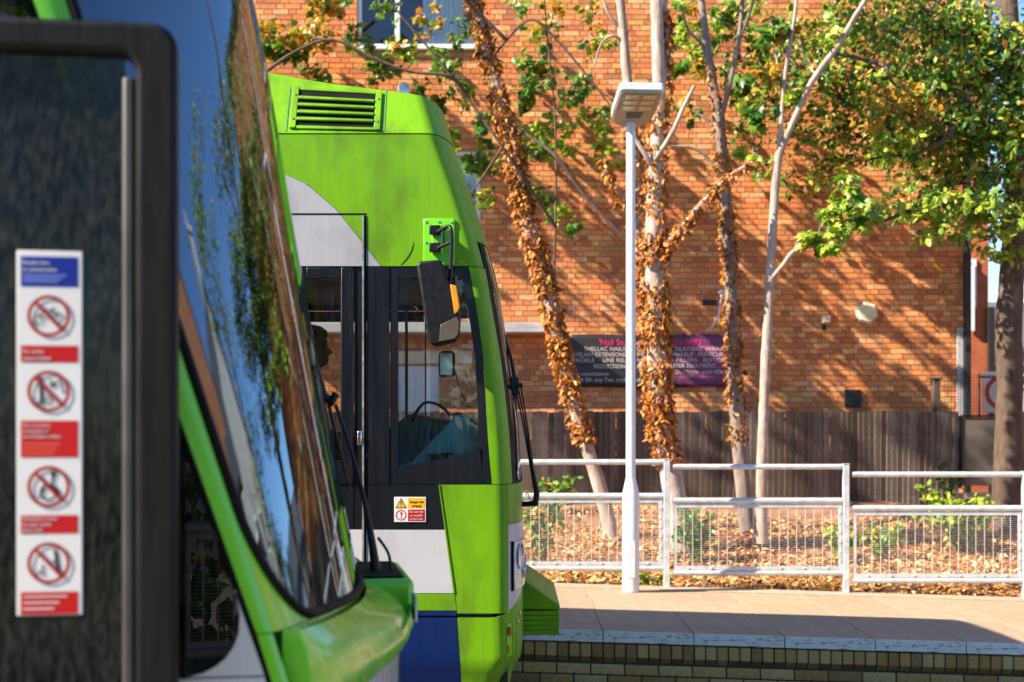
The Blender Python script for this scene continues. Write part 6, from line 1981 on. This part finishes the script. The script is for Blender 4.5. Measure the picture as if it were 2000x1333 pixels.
def stroke(nm, pts, w, mat, y):
    """a flat drawn line through photograph pixels"""
    mb = MB(); q = [Vector((sg(*p)[0], 0, sg(*p)[1])) for p in pts]
    for a, b in zip(q, q[1:]):
        t_ = (b - a).normalized(); n_ = Vector((-t_.z, 0, t_.x)) * (w * K / 2); e_ = t_ * (w * K * .25)
        mb.add([(v.x, y, v.z) for v in (a - e_ - n_, b + e_ - n_, b + e_ + n_, a - e_ + n_)], [(0, 1, 2, 3)])
    return mb.build(nm, mat, no, smooth=False)
def circ(px, py, r_, w, mat, nm, y):
    x_, z_ = sg(px, py); ring(nm, mat, x_, z_, (r_ - w / 2) * K, (r_ + w / 2) * K, y, no)
for cy2 in (618, 765, 951, 1100):
    circ(96, cy2, 38.5, 7, M['sticker_dark_red'], 'prohibition_ring', y3)
    stroke('prohibition_bar', [(70, cy2 - 27), (122, cy2 + 27)], 7, M['sticker_dark_red'], y4)
circ(76, 625, 9.5, 2.4, M['ink'], 'bicycle', y2); circ(115, 622, 9.5, 2.4, M['ink'], 'bicycle', y2)
stroke('bicycle', [(76, 625), (84, 606), (103, 606), (96, 624), (84, 606)], 2.6, M['ink'], y2); stroke('bicycle', [(96, 624), (105, 602), (109, 602)], 2.6, M['ink'], y2); stroke('bicycle', [(103, 606), (115, 622)], 2.6, M['ink'], y2)
stroke('scooter', [(80, 738), (82, 786)], 7, M['ink'], y2); stroke('scooter', [(72, 752), (82, 744)], 3, M['ink'], y2); circ(80, 788, 4, 3, M['ink'], 'scooter', y2)
circ(96, 784, 6, 2.5, M['ink'], 'unicycle', y2); stroke('unicycle', [(96, 778), (96, 770)], 3, M['ink'], y2)
stroke('e_bike', [(98, 742), (104, 756), (112, 746), (118, 742), (125, 770)], 3, M['ink'], y2); circ(104, 752, 5, 2, M['ink'], 'e_bike', y2)
circ(95, 962, 15, 4, M['ink'], 'wheelchair', y2); circ(105, 926, 3, 5, M['ink'], 'wheelchair', y2); stroke('wheelchair', [(104, 932), (103, 950), (113, 956), (116, 966)], 5, M['ink'], y2); stroke('wheelchair', [(88, 950), (78, 972)], 4, M['ink'], y2)
stroke('standing_figure', [(109, 1076), (112, 1100), (118, 1122)], 7, M['ink'], y2); stroke('standing_figure', [(110, 1092), (103, 1100)], 3, M['ink'], y2)
stroke('small_figure', [(84, 1103), (86, 1112), (80, 1116), (88, 1124)], 3.5, M['ink'], y2); stroke('small_figure', [(80, 1116), (72, 1124)], 3, M['ink'], y2)

# ================================================================== BEHIND THE CAMERA (seen only in the glass)
for i, (x, lab) in enumerate(((-3.2, 'mesh railing panel on the near platform, mirrored in the door glass'), (-1.675, 'second mesh railing panel on the near platform behind the viewer'), (-.15, 'third mesh railing panel on the near platform behind the viewer'))):
    o = copy_tree(proto); o.location = (x, -2.4, .47); o.rotation_euler = (0, 0, 0)
    tag(o, lab, 'railing', 'railing panels along the platform')
n = 16000
P = np.stack([RNG.uniform(-9, 9, n), RNG.uniform(-5.0, -3.6, n), RNG.random(n) * 4.1 + .3], 1)
hg = leaf_mesh('hedge', SMALL, SMALL_F, P, leaf_frames(n), .16 * RNG.uniform(.6, 1.4, n), pick(GREEN, n), M['leaf'])  # unseen hedge, added and made tall to keep bright sky out of the glass
tag(hg, 'added dark green hedge behind the near platform, raised to darken the glass', 'hedge', kind='stuff')
